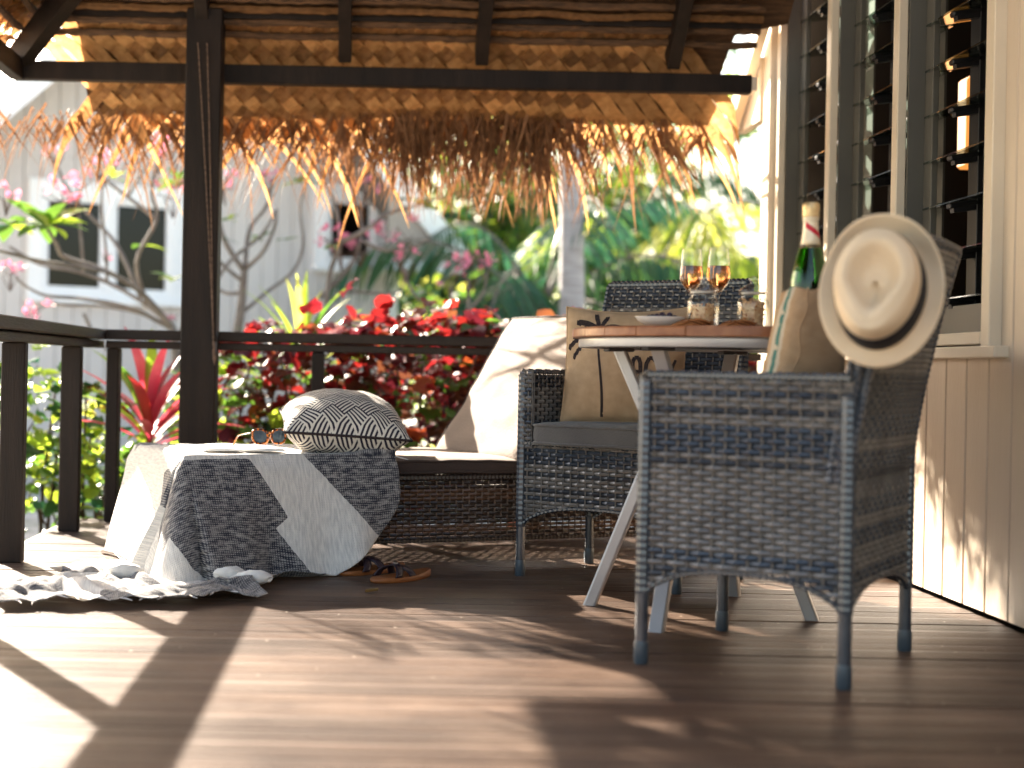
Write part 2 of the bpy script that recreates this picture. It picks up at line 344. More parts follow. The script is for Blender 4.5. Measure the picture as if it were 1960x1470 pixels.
# zigzag pillow: square blocks of diagonal stripes turned against each other
m, nt_, b = newmat('zigzag_weave'); tc = N_(nt_, 'ShaderNodeTexCoord'); mp = N_(nt_, 'ShaderNodeMapping'); mp.inputs['Rotation'].default_value = (0, 0, .79); nt_.links.new(tc.outputs['UV'], mp.inputs[0])
sx = N_(nt_, 'ShaderNodeSeparateXYZ'); nt_.links.new(mp.outputs[0], sx.inputs[0])
ux = math_(nt_, 'MULTIPLY', sx.outputs[0], 7.5); uy = math_(nt_, 'MULTIPLY', sx.outputs[1], 7.5)
par = math_(nt_, 'PINGPONG', math_(nt_, 'ADD', math_(nt_, 'FLOOR', ux), math_(nt_, 'FLOOR', uy)), 1.0)
su = math_(nt_, 'GREATER_THAN', math_(nt_, 'FRACT', math_(nt_, 'MULTIPLY', ux, 5.0)), .52)
sv = math_(nt_, 'GREATER_THAN', math_(nt_, 'FRACT', math_(nt_, 'MULTIPLY', uy, 5.0)), .52)
mm = N_(nt_, 'ShaderNodeMix'); mm.data_type = 'FLOAT'; nt_.links.new(par, mm.inputs[0]); nt_.links.new(su, mm.inputs[2]); nt_.links.new(sv, mm.inputs[3])
no = N_(nt_, 'ShaderNodeTexNoise', i_Scale=160.0); nt_.links.new(tc.outputs['UV'], no.inputs['Vector'])
nt_.links.new(mixc(nt_, mm.outputs[0], (.66, .62, .54), (.016, .013, .030)), b.inputs['Base Color']); b.inputs['Roughness'].default_value = .95
bm = N_(nt_, 'ShaderNodeBump', i_Strength=.4, i_Distance=.002); nt_.links.new(no.outputs['Fac'], bm.inputs['Height']); nt_.links.new(bm.outputs[0], b.inputs['Normal'])
M['zigzag'] = m
M['throw_plain'] = simple('cream_knit', (.80, .77, .72), .95, (.70, .67, .63), 40, bump=.4, bscale=200, sheen=.3)
# ================================================================== THE SETTING
# ground: pale sandy garden floor reaching the horizon
GZ = -.45
m, nt_, b = newmat('pale_sandy_soil'); geo = N_(nt_, 'ShaderNodeNewGeometry')
n1 = N_(nt_, 'ShaderNodeTexNoise', i_Scale=1.6, i_Detail=6.0); nt_.links.new(geo.outputs['Position'], n1.inputs['Vector'])
n2 = N_(nt_, 'ShaderNodeTexNoise', i_Scale=22.0, i_Detail=4.0); nt_.links.new(geo.outputs['Position'], n2.inputs['Vector'])
c1 = mixc(nt_, ramp(nt_, n2.outputs['Fac'], .35, .65), (.42, .38, .33), (.58, .55, .50))
nt_.links.new(mixc(nt_, ramp(nt_, n1.outputs['Fac'], .52, .66), c1, (.10, .13, .04)), b.inputs['Base Color']); b.inputs['Roughness'].default_value = .95
mb = MB()
gx = [-400, -60, -20]+[-12+1.0*i for i in range(33)]+[30, 80, 400]; gy = [-300, -40, -5, 3, 6.4]+[7.5+1.2*i for i in range(24)]+[50, 120, 700]
mb.v = [(x, y, GZ+.05*noise.noise(Vector((x*.35, y*.35, 0))) - (.03 if y < 7 else 0)) for y in gy for x in gx]
W_ = len(gx)
for j in range(len(gy)-1):
    for i in range(W_-1): mb.f.append((j*W_+i, j*W_+i+1, (j+1)*W_+i+1, (j+1)*W_+i)); mb.m.append(0)
mb.build('ground', m, smooth=True, kind='structure')

# deck: reeded boards laid across, one object each
XL, XR, YB = -1.22, 1.655, 6.22
deck = empty('deck', (0, 0, 0)); deck['kind'] = 'structure'
P = .0985; bw = .0958
def board_mesh(seed):
    r = random.Random(seed); mbd = MB(); prof = [(-bw/2, -.021), (-bw/2, -.0035), (-bw/2+.002, 0)]
    n = 7; gw = (bw-.006)/n
    for k in range(n):
        y0 = -bw/2+.003+k*gw
        prof += [(y0+.0012, 0), (y0+gw-.0042, 0)]
        if k < n-1: prof += [(y0+gw-.0032, -.0018), (y0+gw-.0002, -.0018)]
    prof += [(bw/2-.002, 0), (bw/2, -.0035), (bw/2, -.021)]
    xs = [XL+(XR-XL)*i/10 for i in range(11)]; b0 = r.uniform(-.001, .001); ph = r.uniform(0, 6)
    cup = r.uniform(.0007, .0018)
    mbd.v = [(x, y, z+b0+.0008*math.sin(x*1.7+ph)+(cup*(1-(2*y/bw)**2) if z > -.01 else 0)) for x in xs for (y, z) in prof]; K = len(prof)
    for i in range(10):
        for k in range(K-1): mbd.f.append((i*K+k, (i+1)*K+k, (i+1)*K+k+1, i*K+k+1)); mbd.m.append(0)
        mbd.f.append((i*K+K-1, (i+1)*K+K-1, (i+1)*K, i*K)); mbd.m.append(0)
    mbd.f += [tuple(range(K)), tuple(10*K+k for k in range(K-1, -1, -1))]; mbd.m += [0, 0]
    return mbd
base = [board_mesh(i).build('deck_board', M['deck'], deck) for i in range(5)]
ny = int((YB+1.6)/P); cnt = 0
for i in range(ny):
    y = YB-bw/2-i*P
    if i < 5: o = base[i]
    else: o = bpy.data.objects.new('deck_board', base[i % 5].data); col.objects.link(o); o.parent = deck
    o.location = (rnd.uniform(-.002, .002), y, rnd.uniform(-.0008, .0006))
# joists and skirt under the boards
mb = MB()
for x in (-1.1, -.55, 0, .55, 1.1, 1.6): mb.box((x, (YB-1.6)/2, -.095), (.045, YB+1.5, .14))
mb.build('joist', M['stain'], deck)
mb = MB(); mb.box((.2, YB+.016, -.10), (XR-XL+.03, .028, .19)); mb.box((XL-.016, (YB-1.6)/2, -.10), (.028, YB+1.6, .19)); mb.build('edge_board', M['stain_h'], deck)
mb = MB()
for i in range(44):
    y = YB-bw/2-i*P
    for x in (-.55, 0, .55, 1.1):
        for dy in (-.025, .022):
            mb.lathe([(.0026, .0), (.0022, .0005), (.0010, .0002)], 6, (x+rnd.uniform(-.004, .004), y+dy, -.0002))
s_ = mb.build('deck_screws', M['metal_dk'], deck, kind='stuff')
# a few blown leaves, grit and petals on the boards
mb = MB()
for i in range(90):
    x = rnd.uniform(-1.1, 1.6); y = rnd.uniform(2.4, 5.2); s0 = rnd.uniform(.0012, .0035); a = rnd.uniform(0, 6)
    mb.add([(x+s0*math.cos(a+k*1.57)*(1+.6*(k % 2)), y+s0*math.sin(a+k*1.57), .0022+.001*(k % 2)) for k in range(4)], [(0, 1, 2, 3)])
mb.build('grit', M['cream'], deck, kind='stuff')

# ---- railings
def railing(name, p0, p1, posts, label, bay, over=0):
    d = (Vector(p1)-Vector(p0)); L = d.length; a = math.atan2(d.y, d.x)
    t = empty(name, p0, a, label, 'railing', 'timber railings round the deck')
    mb = MB(); mb.box((L/2, 0, .755), (L+over, .135, .040), bev=.004); mb.build('top_rail', M['stain_h'], t)
    mb = MB(); mb.box((L/2, 0, .7155), (L-.002, .075, .030), bev=.003); mb.build('under_rail', M['stain_h'], t)
    proto = None
    for (s, wx, wy) in posts:
        mb = MB(); mb.box((0, 0, .35), (wx, wy, .70), bev=.004); o = mb.build('baluster', M['stain'], t); o.location = (s, 0, 0)
    return t
railing('timber_railing', (-1.09, 6.13, 0), (1.55, 6.13, 0), [(.03, .05, .075), (.855, .05, .075), (1.74, .05, .075), (2.56, .05, .075)], 'dark stained timber railing in front of the red-leaved hedge', 0)
railing('timber_railing', (-1.15, 1.2, 0), (-1.15, 6.198, 0), [(4.53, .045, .076), (3.62, .045, .076), (2.73, .045, .076), (1.82, .045, .076), (.9, .045, .076)], 'dark timber railing running along the left side towards the camera', 0, over=.0)

# ---- roof post with its cord
t = empty('roof_post', (-.70, 6.0, 0), 0, 'thick dark stained timber post holding up the thatched roof', 'post')
mb = MB(); mb.box((0, 0, 1.02), (.140, .13, 2.04), bev=.005); mb.build('shaft', M['stain'], t)
mb = MB(); mb.box((0, 0, .03), (.152, .142, .06), bev=.004); mb.build('post_shoe', M['metal_dk'], t)
mb = MB()
for (xa, xb, ph) in ((-.022, .062, 0), (.010, .064, 1)):
    pts = [(xa+(xb-xa)*k/140+.004*math.sin(k*.02+ph), -.075, 1.9-1.19*k/140) for k in range(141)]
    mb.tube(pts, [.0028*(1+.28*math.sin(k*2.1)) for k in range(141)], 6)
mb.tube([(.064, -.075, .72), (.066, -.076, .69), (.071, -.075, .665), (.069, -.075, .64), (.064, -.076, .665), (.062, -.075, .70)], .005, 6)
c_ = mb.build('hanging_cord', M['rope']); c_.location = (-.70, 6.0, 0); tag(c_, 'thin twisted cord hanging down the face of the roof post', 'cord')
mb = MB(); mb.box((.068, -.070, .70), (.014, .010, .06), bev=.002); mb.build('cleat', M['metal_dk'], t)

# ---- roof frame: eave beams, rafters, purlins (one thing)
SL = .84
def rz(y): return 1.93+SL*(6.1-y)      # underside line of the front slope
t = empty('roof_frame', (0, 0, 0), 0, 'dark timber beams and rafters carrying the thatched roof', 'roof frame')
mb = MB(); mb.box((.0, 6.125, 1.815), (2.98, .055, .075), bev=.003); mb.build('eave_beam', M['stain'], t)
mb = MB(); mb.box((-1.47, 3.3, 1.815), (.055, 5.6, .085), bev=.003); mb.build('eave_beam', M['stain'], t)
ang = math.atan(SL)
for x in (-1.33+.62, -.15, .40, .95-.0, 1.17):
    if x == .95: continue
    Ln = 2.6; c = Vector((x, 6.12-Ln/2*math.cos(ang), 1.90+Ln/2*math.sin(ang)))
    mb = MB(); mb.box((0, 0, 0), (.052, Ln, .095), bev=.003); o = mb.build('rafter', M['stain'], t); o.location = c; o.rotation_euler = (-ang, 0, 0)
for y in (4.6, 3.2, 1.9):
    Ln = 1.2; mb = MB(); mb.box((0, 0, 0), (Ln, .052, .095), bev=.003); o = mb.build('rafter', M['stain'], t)
    o.location = (-1.47+Ln/2*math.cos(ang), y, 1.90+Ln/2*math.sin(ang)); o.rotation_euler = (0, -ang, 0)
# hip rafter from the corner up and inwards
hp = Vector((-1.47, 6.12, 1.86)); hq = hp+Vector((1.7, -1.7, 1.7*SL))
mb = MB(); d = (hq-hp).normalized(); side = Vector((1, 1, 0)).normalized(); up = side.cross(d)
mb.add([p+side*a+up*b_ for p in (hp, hq) for (a, b_) in ((-.03, -.05), (.03, -.05), (.03, .05), (-.03, .05))], [(0, 1, 5, 4), (1, 2, 6, 5), (2, 3, 7, 6), (3, 0, 4, 7), (0, 3, 2, 1), (4, 5, 6, 7)])
mb.build('hip_rafter', M['stain'], t)
for k in range(7):
    y = 6.02-.30*k; mb = MB(); x0 = -1.47+.0+(6.1-y); mb.box(((x0+1.5)/2, y, rz(y)+.030), (1.5-x0, .03, .022)); mb.build('batten', M['stain'], t)

# ---- thatch: every woven leaf strip of the eave is its own piece, with a free tail
th = empty('thatched_roof', (0, 0, 0), 0, 'woven dry palm leaf thatch roof with a ragged fringe hanging over the deck edge', 'thatch roof')
# slope surfaces: fn(a, s, off): a along the eave, s down the slope, off below
def S_front(a, s, off):
    y = 5.98+s*math.cos(ang); sag = .012*math.sin(a*5.1)+.01*math.sin(a*2.3+1)
    return Vector((a, y-off*math.sin(ang), rz(y)+.042-off*math.cos(ang)+sag*s))
def S_left(a, s, off):
    x = -1.33-s*math.cos(ang)
    return Vector((x+off*math.sin(ang), a, 1.93+.042+SL*(x+1.47)+.0-off*math.cos(ang)))
stripn = [0]
def strip(S, a0, dirn, s_end, wdt, r, parent, tk=1.0, tail=True, par=0, s0=0.0, lay=0.0, cell=.084):
    # runs diagonally from s0 to s_end; then the tail narrows and droops
    q = R(38+r.uniform(-.6, .6)); da = math.tan(q)*dirn
    Ls = (s_end-s0); per = cell/(2*math.tan(R(38)))
    n = max(8, int(Ls/per*2)); pts = []; wds = []; nr = []
    for k in range(n+1):
        s = s0+Ls*k/n; ph = math.pi*(s-.19)/per
        pts.append(S(a0+da*s, s, lay+dirn*.0085*math.cos(ph))); wds.append(wdt)
    e = pts[-1]; d = (pts[-1]-pts[-2]).normalized()
    tl = r.uniform(.18, .38) if r.random() < .65 else r.uniform(.34, .56)
    tl *= tk; nt2 = 8; g = r.uniform(.35, 1.4); p = e.copy(); dd = d.copy(); tw = r.uniform(-.5, .5)
    for k in range(1, nt2+1):
        dd = (dd+Vector((r.uniform(-.05, .05), r.uniform(-.05, .05), -.16*g))).normalized(); p = p+dd*(tl/nt2); pts.append(p.copy()); wds.append(wdt*(1-k/nt2)**.8*(.50 if k > 1 else .8)+.0010)
    mbx = MB(); V = []; prev = None
    for k, p in enumerate(pts):
        t_ = (pts[min(k+1, len(pts)-1)]-pts[max(k-1, 0)]).normalized()
        nrm = (S(a0, .3, .01)-S(a0, .3, 0)).normalized()
        sd = t_.cross(nrm).normalized(); 
        if k > n: sd = (Quaternion(t_, tw*(k-n)*.25) @ sd)
        n2 = t_.cross(sd); wv = wds[k]/2
        V += [p+sd*wv, p+n2*wv*.22, p-sd*wv]
    fs = []
    for k in range(len(pts)-1):
        b0 = k*3; fs += [(b0, b0+1, b0+4, b0+3), (b0+1, b0+2, b0+5, b0+4)]
    mbx.add(V, fs); 
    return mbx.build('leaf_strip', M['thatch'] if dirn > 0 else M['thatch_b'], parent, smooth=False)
rt = random.Random(5)
ne = 0
a = -2.05
while a < 1.80:
    for dirn in (1, -1):
        s_end = .64+rt.uniform(-.03, .04)
        tx = a+dirn*.38*.78
        ash = a-dirn*.148
        # keep inside the hipped outline: drop starts that lie left of the hip, shorten on the right
        s0 = max(0, (-1.36-ash)/(1.25 if dirn < 0 else 1.6)*1.0) if ash < -1.36 else 0
        if dirn < 0 and ash < -1.36: s0 = (-1.36-ash)/.05 if ash < -1.5 else 0
        if ash > 1.28: continue
        if ash+dirn*.78*s_end > 1.46: s_end = (1.46-ash)/.78
        if s_end < .42 or ash+dirn*.78*s_end < -1.42 or (dirn > 0 and ash < -1.55): continue
        s0 = max(s0, .10)
        if s0 < .3: strip(S_front, ash, dirn, s_end, .064+rt.uniform(-.004, .001), rt, th, par=(0 if dirn > 0 else 1), s0=s0); ne += 1
    a += .084
a = 3.1
while a < 6.15:
    for dirn in (1, -1):
        ash = a-dirn*.15
        s0 = max(0, (ash-6.0)*1.25) if ash > 6.0 else 0
        if s0 < .3: strip(S_left, ash, dirn, .22+rt.uniform(-.03, .03), .066, rt, th, par=(0 if dirn > 0 else 1), s0=s0, cell=.090, tk=.45); ne += 1
    a += .090
print('strips', ne)
# backing: older, darker leaf layers above (they end short of the eave so its edge glows)
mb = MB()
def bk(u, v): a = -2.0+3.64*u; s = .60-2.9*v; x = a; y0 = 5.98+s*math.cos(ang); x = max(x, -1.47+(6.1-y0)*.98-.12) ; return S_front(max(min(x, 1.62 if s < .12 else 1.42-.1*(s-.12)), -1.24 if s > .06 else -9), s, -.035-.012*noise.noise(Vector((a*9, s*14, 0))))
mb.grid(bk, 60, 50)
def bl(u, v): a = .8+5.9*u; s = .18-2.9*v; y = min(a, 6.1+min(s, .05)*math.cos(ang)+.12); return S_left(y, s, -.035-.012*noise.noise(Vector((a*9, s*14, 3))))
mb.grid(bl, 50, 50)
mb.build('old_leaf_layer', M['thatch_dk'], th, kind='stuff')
# rows of folded frond spines seen between the rafters
for k in range(26):
    y = 6.08-.045*k-.004*(k % 3); xl = -1.47+(6.1-y)+.02
    if xl > 1.3: break
    pts = []; rad = []; n = 90
    for i in range(n+1):
        x = xl+(1.50-xl)*i/n; nz = noise.noise(Vector((x*7, k*3.1, 0)))
        pts.append((x, y+.012*nz, rz(y)+.020+.008*noise.noise(Vector((x*4, k, 5))))); rad.append(.011+.006*abs(math.sin(x*42+k))+.003*nz)
    mb = MB(); mb.tube(pts, rad, 6); mb.build('frond_spine', M['spine'] if k % 6 != 2 else M['thatch_b'], th)
for k in range(14):
    x = -1.45+.07*k; pts = []; rad = []; yr = 6.1-(x+1.47)-.02
    for i in range(71):
        y = yr-3.4*i/70; nz = noise.noise(Vector((y*7, k*3.1, 9)))
        pts.append((x+.012*nz, y, 1.955+SL*(x+1.47))); rad.append(.011+.006*abs(math.sin(y*42+k)))
    mb = MB(); mb.tube(pts, rad, 6); mb.build('frond_spine', M['spine'], th)
# fringe: loose leaf tips too many to count, each a bent tapering blade
def blade(mb, p, d, L, wv, g, r, n=5):
    V = []; p = p.copy(); d = d.copy(); tw = r.uniform(0, 3.14)
    for k in range(n+1):
        f = k/n; ww = wv*(1-f)**.7+.0006; sd = Vector((math.cos(tw+f*.8), math.sin(tw+f*.8), 0)); sd = (sd-d*sd.dot(d)).normalized()
        V += [p+sd*ww/2, p-sd*ww/2]
        d = (d+Vector((r.uniform(-.06, .06), r.uniform(-.06, .06), -g))).normalized(); p = p+d*(L/n)
    mb.add(V, [(2*k, 2*k+1, 2*k+3, 2*k+2) for k in range(n)])
mb = MB()
for i in range(1500):
    a = rt.uniform(-1.40, 1.42) if i < 800 else rt.uniform(-.5, 1.2)
    if i % 17 == 0: a = rt.uniform(-1.75, -1.4); s = rt.uniform(.54, .68)
    d = Vector((rt.choice((-1, 1))*rt.uniform(.15, .85), .35, -.8)).normalized()
    L = rt.uniform(.05, .24) if rt.random() < .60 else rt.uniform(.20, .46)
    if a < -1.2: L *= .9
    if i >= 950: a = rt.uniform(-.1, .95) if i < 1150 else rt.uniform(.05, .75); L = rt.uniform(.20, .42); d = Vector((rt.uniform(-.4, .4), .2, -.9)).normalized()
    blade(mb, S_front(a, s, rt.uniform(-.03, .01)), d, L, rt.uniform(.004, .012) if i % 7 else rt.uniform(.014, .030), rt.uniform(.02, .18), rt)
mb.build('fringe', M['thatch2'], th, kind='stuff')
mb = MB()
for i in range(260):
    a = rt.uniform(2.6, 6.15); s = rt.uniform(.12, .26)
    d = Vector((-.35, rt.choice((-1, 1))*rt.uniform(.1, .8), -.8)).normalized()
    L = rt.uniform(.05, .14) if rt.random() < .8 else rt.uniform(.12, .22)
    blade(mb, S_left(a, s, rt.uniform(-.03, .01)), d, L, rt.uniform(.003, .012), rt.uniform(.05, .3), rt)
mb.build('fringe', M['thatch2'], th, kind='stuff')

# ================================================================== the bungalow wall on the right
hw = empty('bungalow', (1.66, 0, 0), 0, 'cream boarded bungalow beside the deck with three louvred windows', 'bungalow')
BP = .1525; WY0, WY1, WZ0, WZ1 = 4.03, 6.30, .735, 2.35
def wallboard(y, z0, z1, w_=None):
    w2 = (w_ or BP)-.004
    mb = MB(); n = 1
    prof = [(0.0, -w2/2+.005), (0.0, w2/2-.005), (.006, w2/2), (.022, w2/2), (.022, -w2/2), (.006, -w2/2)]
    K = len(prof); mb.v = [(x, yy, z) for z in (z0, z1) for (x, yy) in prof]
    mb.f = [(k, (k+1) % K, K+(k+1) % K, K+k) for k in range(K)]+[tuple(range(K-1, -1, -1)), tuple(K+k for k in range(K))]; mb.m = [0]*len(mb.f)
    return mb
full = None; low = None
y = 4.41+BP*12+BP/2
while y > -1.2:
    isfull = y < WY0+.0-.0
    if isfull:
        if not full: full = wallboard(0, .012, 2.9).build('wall_board', M['cream'], hw); o = full
        else: o = bpy.data.objects.new('wall_board', full.data); col.objects.link(o); o.parent = hw
    else:
        if not low: low = wallboard(0, .012, WZ0-.004).build('wall_board', M['cream'], hw); o = low
        else: o = bpy.data.objects.new('wall_board', low.data); col.objects.link(o); o.parent = hw
    o.location = (rnd.uniform(-.0006, .0006), y, 0); y -= BP
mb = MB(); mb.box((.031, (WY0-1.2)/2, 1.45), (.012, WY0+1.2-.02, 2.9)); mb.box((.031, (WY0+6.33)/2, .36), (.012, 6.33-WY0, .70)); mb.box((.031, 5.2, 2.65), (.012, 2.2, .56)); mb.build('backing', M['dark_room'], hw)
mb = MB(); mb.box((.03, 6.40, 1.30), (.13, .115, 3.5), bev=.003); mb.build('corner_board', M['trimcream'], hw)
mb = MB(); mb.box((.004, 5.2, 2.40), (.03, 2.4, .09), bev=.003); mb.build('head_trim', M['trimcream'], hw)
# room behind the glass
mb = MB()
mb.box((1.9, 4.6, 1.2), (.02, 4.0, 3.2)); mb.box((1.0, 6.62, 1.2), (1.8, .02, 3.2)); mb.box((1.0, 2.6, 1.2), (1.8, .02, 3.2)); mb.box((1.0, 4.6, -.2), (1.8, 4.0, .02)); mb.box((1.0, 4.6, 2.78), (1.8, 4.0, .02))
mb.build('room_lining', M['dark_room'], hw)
# windows: frame, mullions, sill, two stacks of glass blades with black clips
def window(y0, y1, label, gy, nb, ph):
    H = WZ1-WZ0
    mb = MB(); mb.box((.004, y1+.028, H/2), (.030, .052, H), bev=.003)
    mb.box((.046, y1-.006, H/2), (.052, .012, H-.002), mi=1); mb.box((.082, y1-.045, H/2), (.02, .065, H-.08), bev=.002, mi=1)
    t = mb.build('louvre_window', [M['trimcream'], M['frame_grey']], hw); t.location = (0, 0, WZ0); t['label'] = label
    mb = MB(); mb.box((.088, y0+.030, H/2), (.02, .046, H-.08), bev=.002); mb.build('screen_edge', M['frame_grey'], t)
    mb = MB(); mb.box((.010, (y0+y1)/2, .020), (.085, y1-y0-.004, .034), bev=.003); mb.build('sill', M['trimcream'], t)
    mb = MB(); mb.box((.084, (y0+y1)/2, .085), (.022, y1-y0-.02, .085), bev=.002); mb.build('bottom_rail', M['frame_grey'], t)
    # galleries: upright strips that carry the clips
    mb = MB()
    for g in gy: mb.box((.150, g, H/2), (.022, .075, H-.1), bev=.002)
    mb.build('gallery', M['black'], t)
    mb = MB()
    mb.box((.215, (y0+.14+y1-.03)/2, H/2), (.008, y1-y0-.17, H-.1))  # grey board added behind the blades for the look of reflected wall boards
    mb.build('reflection_panel', M['frame_grey'], t)
    zz = .15+ph; k = 0; b0 = None; c0 = None
    while zz < H-.08:
        rot = Matrix.Rotation(R(-9), 3, 'Y')
        if b0 is None:
            mb = MB(); mb.box((0, 0, 0), (.15, y1-y0-.10, .006), rot, bev=.001); b0 = mb.build('blade', M['blade'], t); o = b0
            mb = MB(); rot2 = Matrix.Rotation(R(-9), 3, 'Y')
            for g in gy: mb.box((0, g-.02, 0), (.145, .035, .016), rot2, bev=.003); mb.box((-.01, g-.02, -.016), (.10, .03, .014), rot2)
            c0 = mb.build('clip', M['black'], t); o2 = c0
        else:
            o = bpy.data.objects.new('blade', b0.data); col.objects.link(o); o.parent = t
            o2 = bpy.data.objects.new('clip', c0.data); col.objects.link(o2); o2.parent = t
        o.location = (.130, (y0+y1)/2, zz+.012); o2.location = (.130, 0, zz)
        zz += .145; k += 1
    return t
window(4.09, 4.84, 'louvred window with dark clips nearest the camera, warm lamp glow inside', (4.60,), 10, .0)
window(4.90, 5.57, 'louvred window behind the hanging straw hat, between two cream mullions', (5.33,), 10, .02)
window(5.63, 6.28, 'narrow louvred window next to the corner of the bungalow', (6.0,), 10, .05)
mb = MB(); mb.box((-.008, 4.058, (WZ1-WZ0)/2+WZ0-.002), (.050, .056, WZ1-WZ0+.008), bev=.003); mb.build('window_trim', M['trimcream'], hw)
mb = MB(); mb.box((-.006, 5.18, WZ0-.018), (.066, 2.40, .032), bev=.003); mb.build('window_apron', M['trimcream'], hw)
# lamp in the room
t = empty('wall_lamp', (2.25, 5.72, 1.45), 0, 'warm glowing lamp seen through the louvred window', 'lamp')
mb = MB(); mb.box((0, 0, .16), (.11, .11, .34), bev=.01); mb.build('lamp_shade', M['glow'], t)
mb = MB(); mb.box((.03, 0, -.05), (.03, .05, .09)); mb.build('bracket', M['stain'], t)
# roof overhang of the bungalow (cream boxed eave and sloping barge board)
EV = Vector((-.11, 6.5, 1.8))
def poly_prism(mb, pts2, x0, x1, mi=0):
    n = len(pts2); V = [(x0, y, z) for y, z in pts2]+[(x1, y, z) for y, z in pts2]
    mb.add(V, [tuple(range(n)), tuple(range(2*n-1, n-1, -1))]+[(k, k+n, (k+1) % n+n, (k+1) % n) for k in range(n)], mi)
mb = MB(); poly_prism(mb, [(-.3, .44), (.42, -.05), (.42, -.16), (-.3, .33)], .01, .05); mb.build('barge_board', M['trimcream'], hw).location = EV
mb = MB(); poly_prism(mb, [(-.04, .2), (.36, -.05), (.36, -.05-.02), (-.04, -.07)], .062, .10); mb.build('gable_end', M['trimcream'], hw).location = EV
mb = MB(); mb.box((-.075, .40, .02), (.165, .022, .18), bev=.002); mb.build('fascia', M['cream'], hw).location = EV
mb = MB(); mb.box((-.19, -.12, .06), (.42, .10, .06), bev=.003); mb.build('ledger', M['trimcream'], hw).location = EV

# ================================================================== neighbouring house beyond the garden
nh = empty('neighbour_house', (0, 0, 0), 0, 'pale boarded house with a steep gable and white trimmed windows across the garden', 'house')
A0 = at(200, 700, 13.6); A0.z = 0; WD = Vector((.86, .51, 0)).normalized(); WN = Vector((WD.y, -WD.x, 0))   # WN faces the deck
def hp_(t, o, z): return A0+WD*t+WN*o+Vector((0, 0, z))
def tpx(px, o=0):    # distance along the wall at which it crosses a sight line
    k = (px-PPX)/F_PX; a = A0+WN*o
    return (k*a.y-a.x)/(WD.x-k*WD.y)
TL, TR = -1.9, tpx(738); OF = .75
def zpx(px, py, o=0):
    t = tpx(px, o); p = hp_(t, o, 0); return HC-((py-PPY)-ROLL*(px-PPX))*p.y/F_PX
TRo = tpx(738, OF); TE = tpx(884, OF); ZE = zpx(884, 512, OF); SLH = (zpx(738, 340, OF)-ZE)/(TE-TRo)
OV = TE-TR; RIDGE = (TL+TR)/2
HS = ZE+SLH*OV
def htop(t): return HS+SLH*(TR-t) if t > RIDGE else HS+SLH*(t-TL)
bwid = .155; t_ = TR; kk = 0
w1 = (tpx(66), tpx(330)); w2 = (tpx(610), tpx(716))
W1Z = (zpx(200, 572), zpx(200, 372)); W2Z = (zpx(660, 512), zpx(660, 372))
while t_ > TL:
    ta, tb = t_-bwid+.008, t_; zt = 9; segs = [(GZ-.1, zt)]
    for (wa_, wb_), (za, zb) in ((w1, W1Z), (w2, W2Z)):
        if wa_ < (ta+tb)/2 < wb_: segs = [(GZ-.1, za+.02), (zb-.02, zt)]
    for (za, zb) in segs:
        mb = MB()
        zl, zr_ = (min(zb, htop(ta)), min(zb, htop(tb)))
        V = [hp_(ta, 0, za), hp_(tb, 0, za), hp_(tb, 0, zr_), hp_(ta, 0, zl), hp_(ta, -.04, za), hp_(tb, -.04, za), hp_(tb, -.04, zr_), hp_(ta, -.04, zl)]
        mb.add(V, [(0, 1, 2, 3), (5, 4, 7, 6), (4, 0, 3, 7), (1, 5, 6, 2), (3, 2, 6, 7), (4, 5, 1, 0)]); mb.build('wall_board', M['housewall'], nh)
    t_ -= bwid
mb = MB()   # side wall, backing and corner
def hb(t0, t1, o0, o1, z0, z1, mi=0):
    V = [hp_(t, o, z) for t in (t0, t1) for o in (o0, o1) for z in (z0, z1)]
    mb.add(V, [(0, 1, 3, 2), (4, 6, 7, 5), (0, 4, 5, 1), (2, 3, 7, 6), (0, 2, 6, 4), (1, 5, 7, 3)], mi)
hb(TR-.03, TR+.0, -6, -.05, GZ, HS); hb(TL, TL+.05, -6, -.05, GZ, HS); hb(TL, TR, -6.05, -6, GZ, 3)
mb.build('side_wall', M['housewall'], nh)
mb = MB(); hb(TR-.005, TR+.10, -.02, .04, GZ, 2.0); mb.build('corner_board', M['housetrim'], nh)
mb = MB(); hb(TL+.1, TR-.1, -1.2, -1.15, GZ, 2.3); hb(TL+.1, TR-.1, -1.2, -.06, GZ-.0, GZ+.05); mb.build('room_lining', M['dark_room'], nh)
# gable roof with overhang and barge boards
for sgn in (1, -1):
    te = TR+OV if sgn > 0 else TL-OV; ze = HS-SLH*OV; zr = htop(RIDGE)+.02
    mb = MB(); V = []
    for o in (OF, -6.5):
        V += [hp_(RIDGE, o, zr+.03), hp_(te, o, ze+.03), hp_(te, o, ze+.14), hp_(RIDGE, o, zr+.14)]
    mb.add(V, [(0, 1, 2, 3), (4, 7, 6, 5), (0, 4, 5, 1), (1, 5, 6, 2), (2, 6, 7, 3)]); mb.build('roof_slope', M['roofing'], nh)
    mb = MB(); V = []
    for o in (OF+.04, OF+.005):
        V += [hp_(RIDGE, o, zr-.10), hp_(te, o, ze-.10), hp_(te, o, ze+.19), hp_(RIDGE, o, zr+.19)]
    mb.add(V, [(0, 1, 2, 3), (4, 7, 6, 5), (0, 4, 5, 1), (1, 5, 6, 2), (2, 6, 7, 3)]); mb.build('barge_board', M['housetrim'], nh)
mb = MB(); V = []   # boxed eave on the right: soffit and the little gable return
te = TR+OV; ze = HS-SLH*OV
for o in (OF-.01, -6.4):
    ta_ = TRo if o > 0 else TR+.02; V += [hp_(ta_, o, ze-.02), hp_(te-.02, o, ze-.02), hp_(te-.02, o, ze+.02), hp_(ta_, o, ze+SLH*(te-ta_)-.02)]
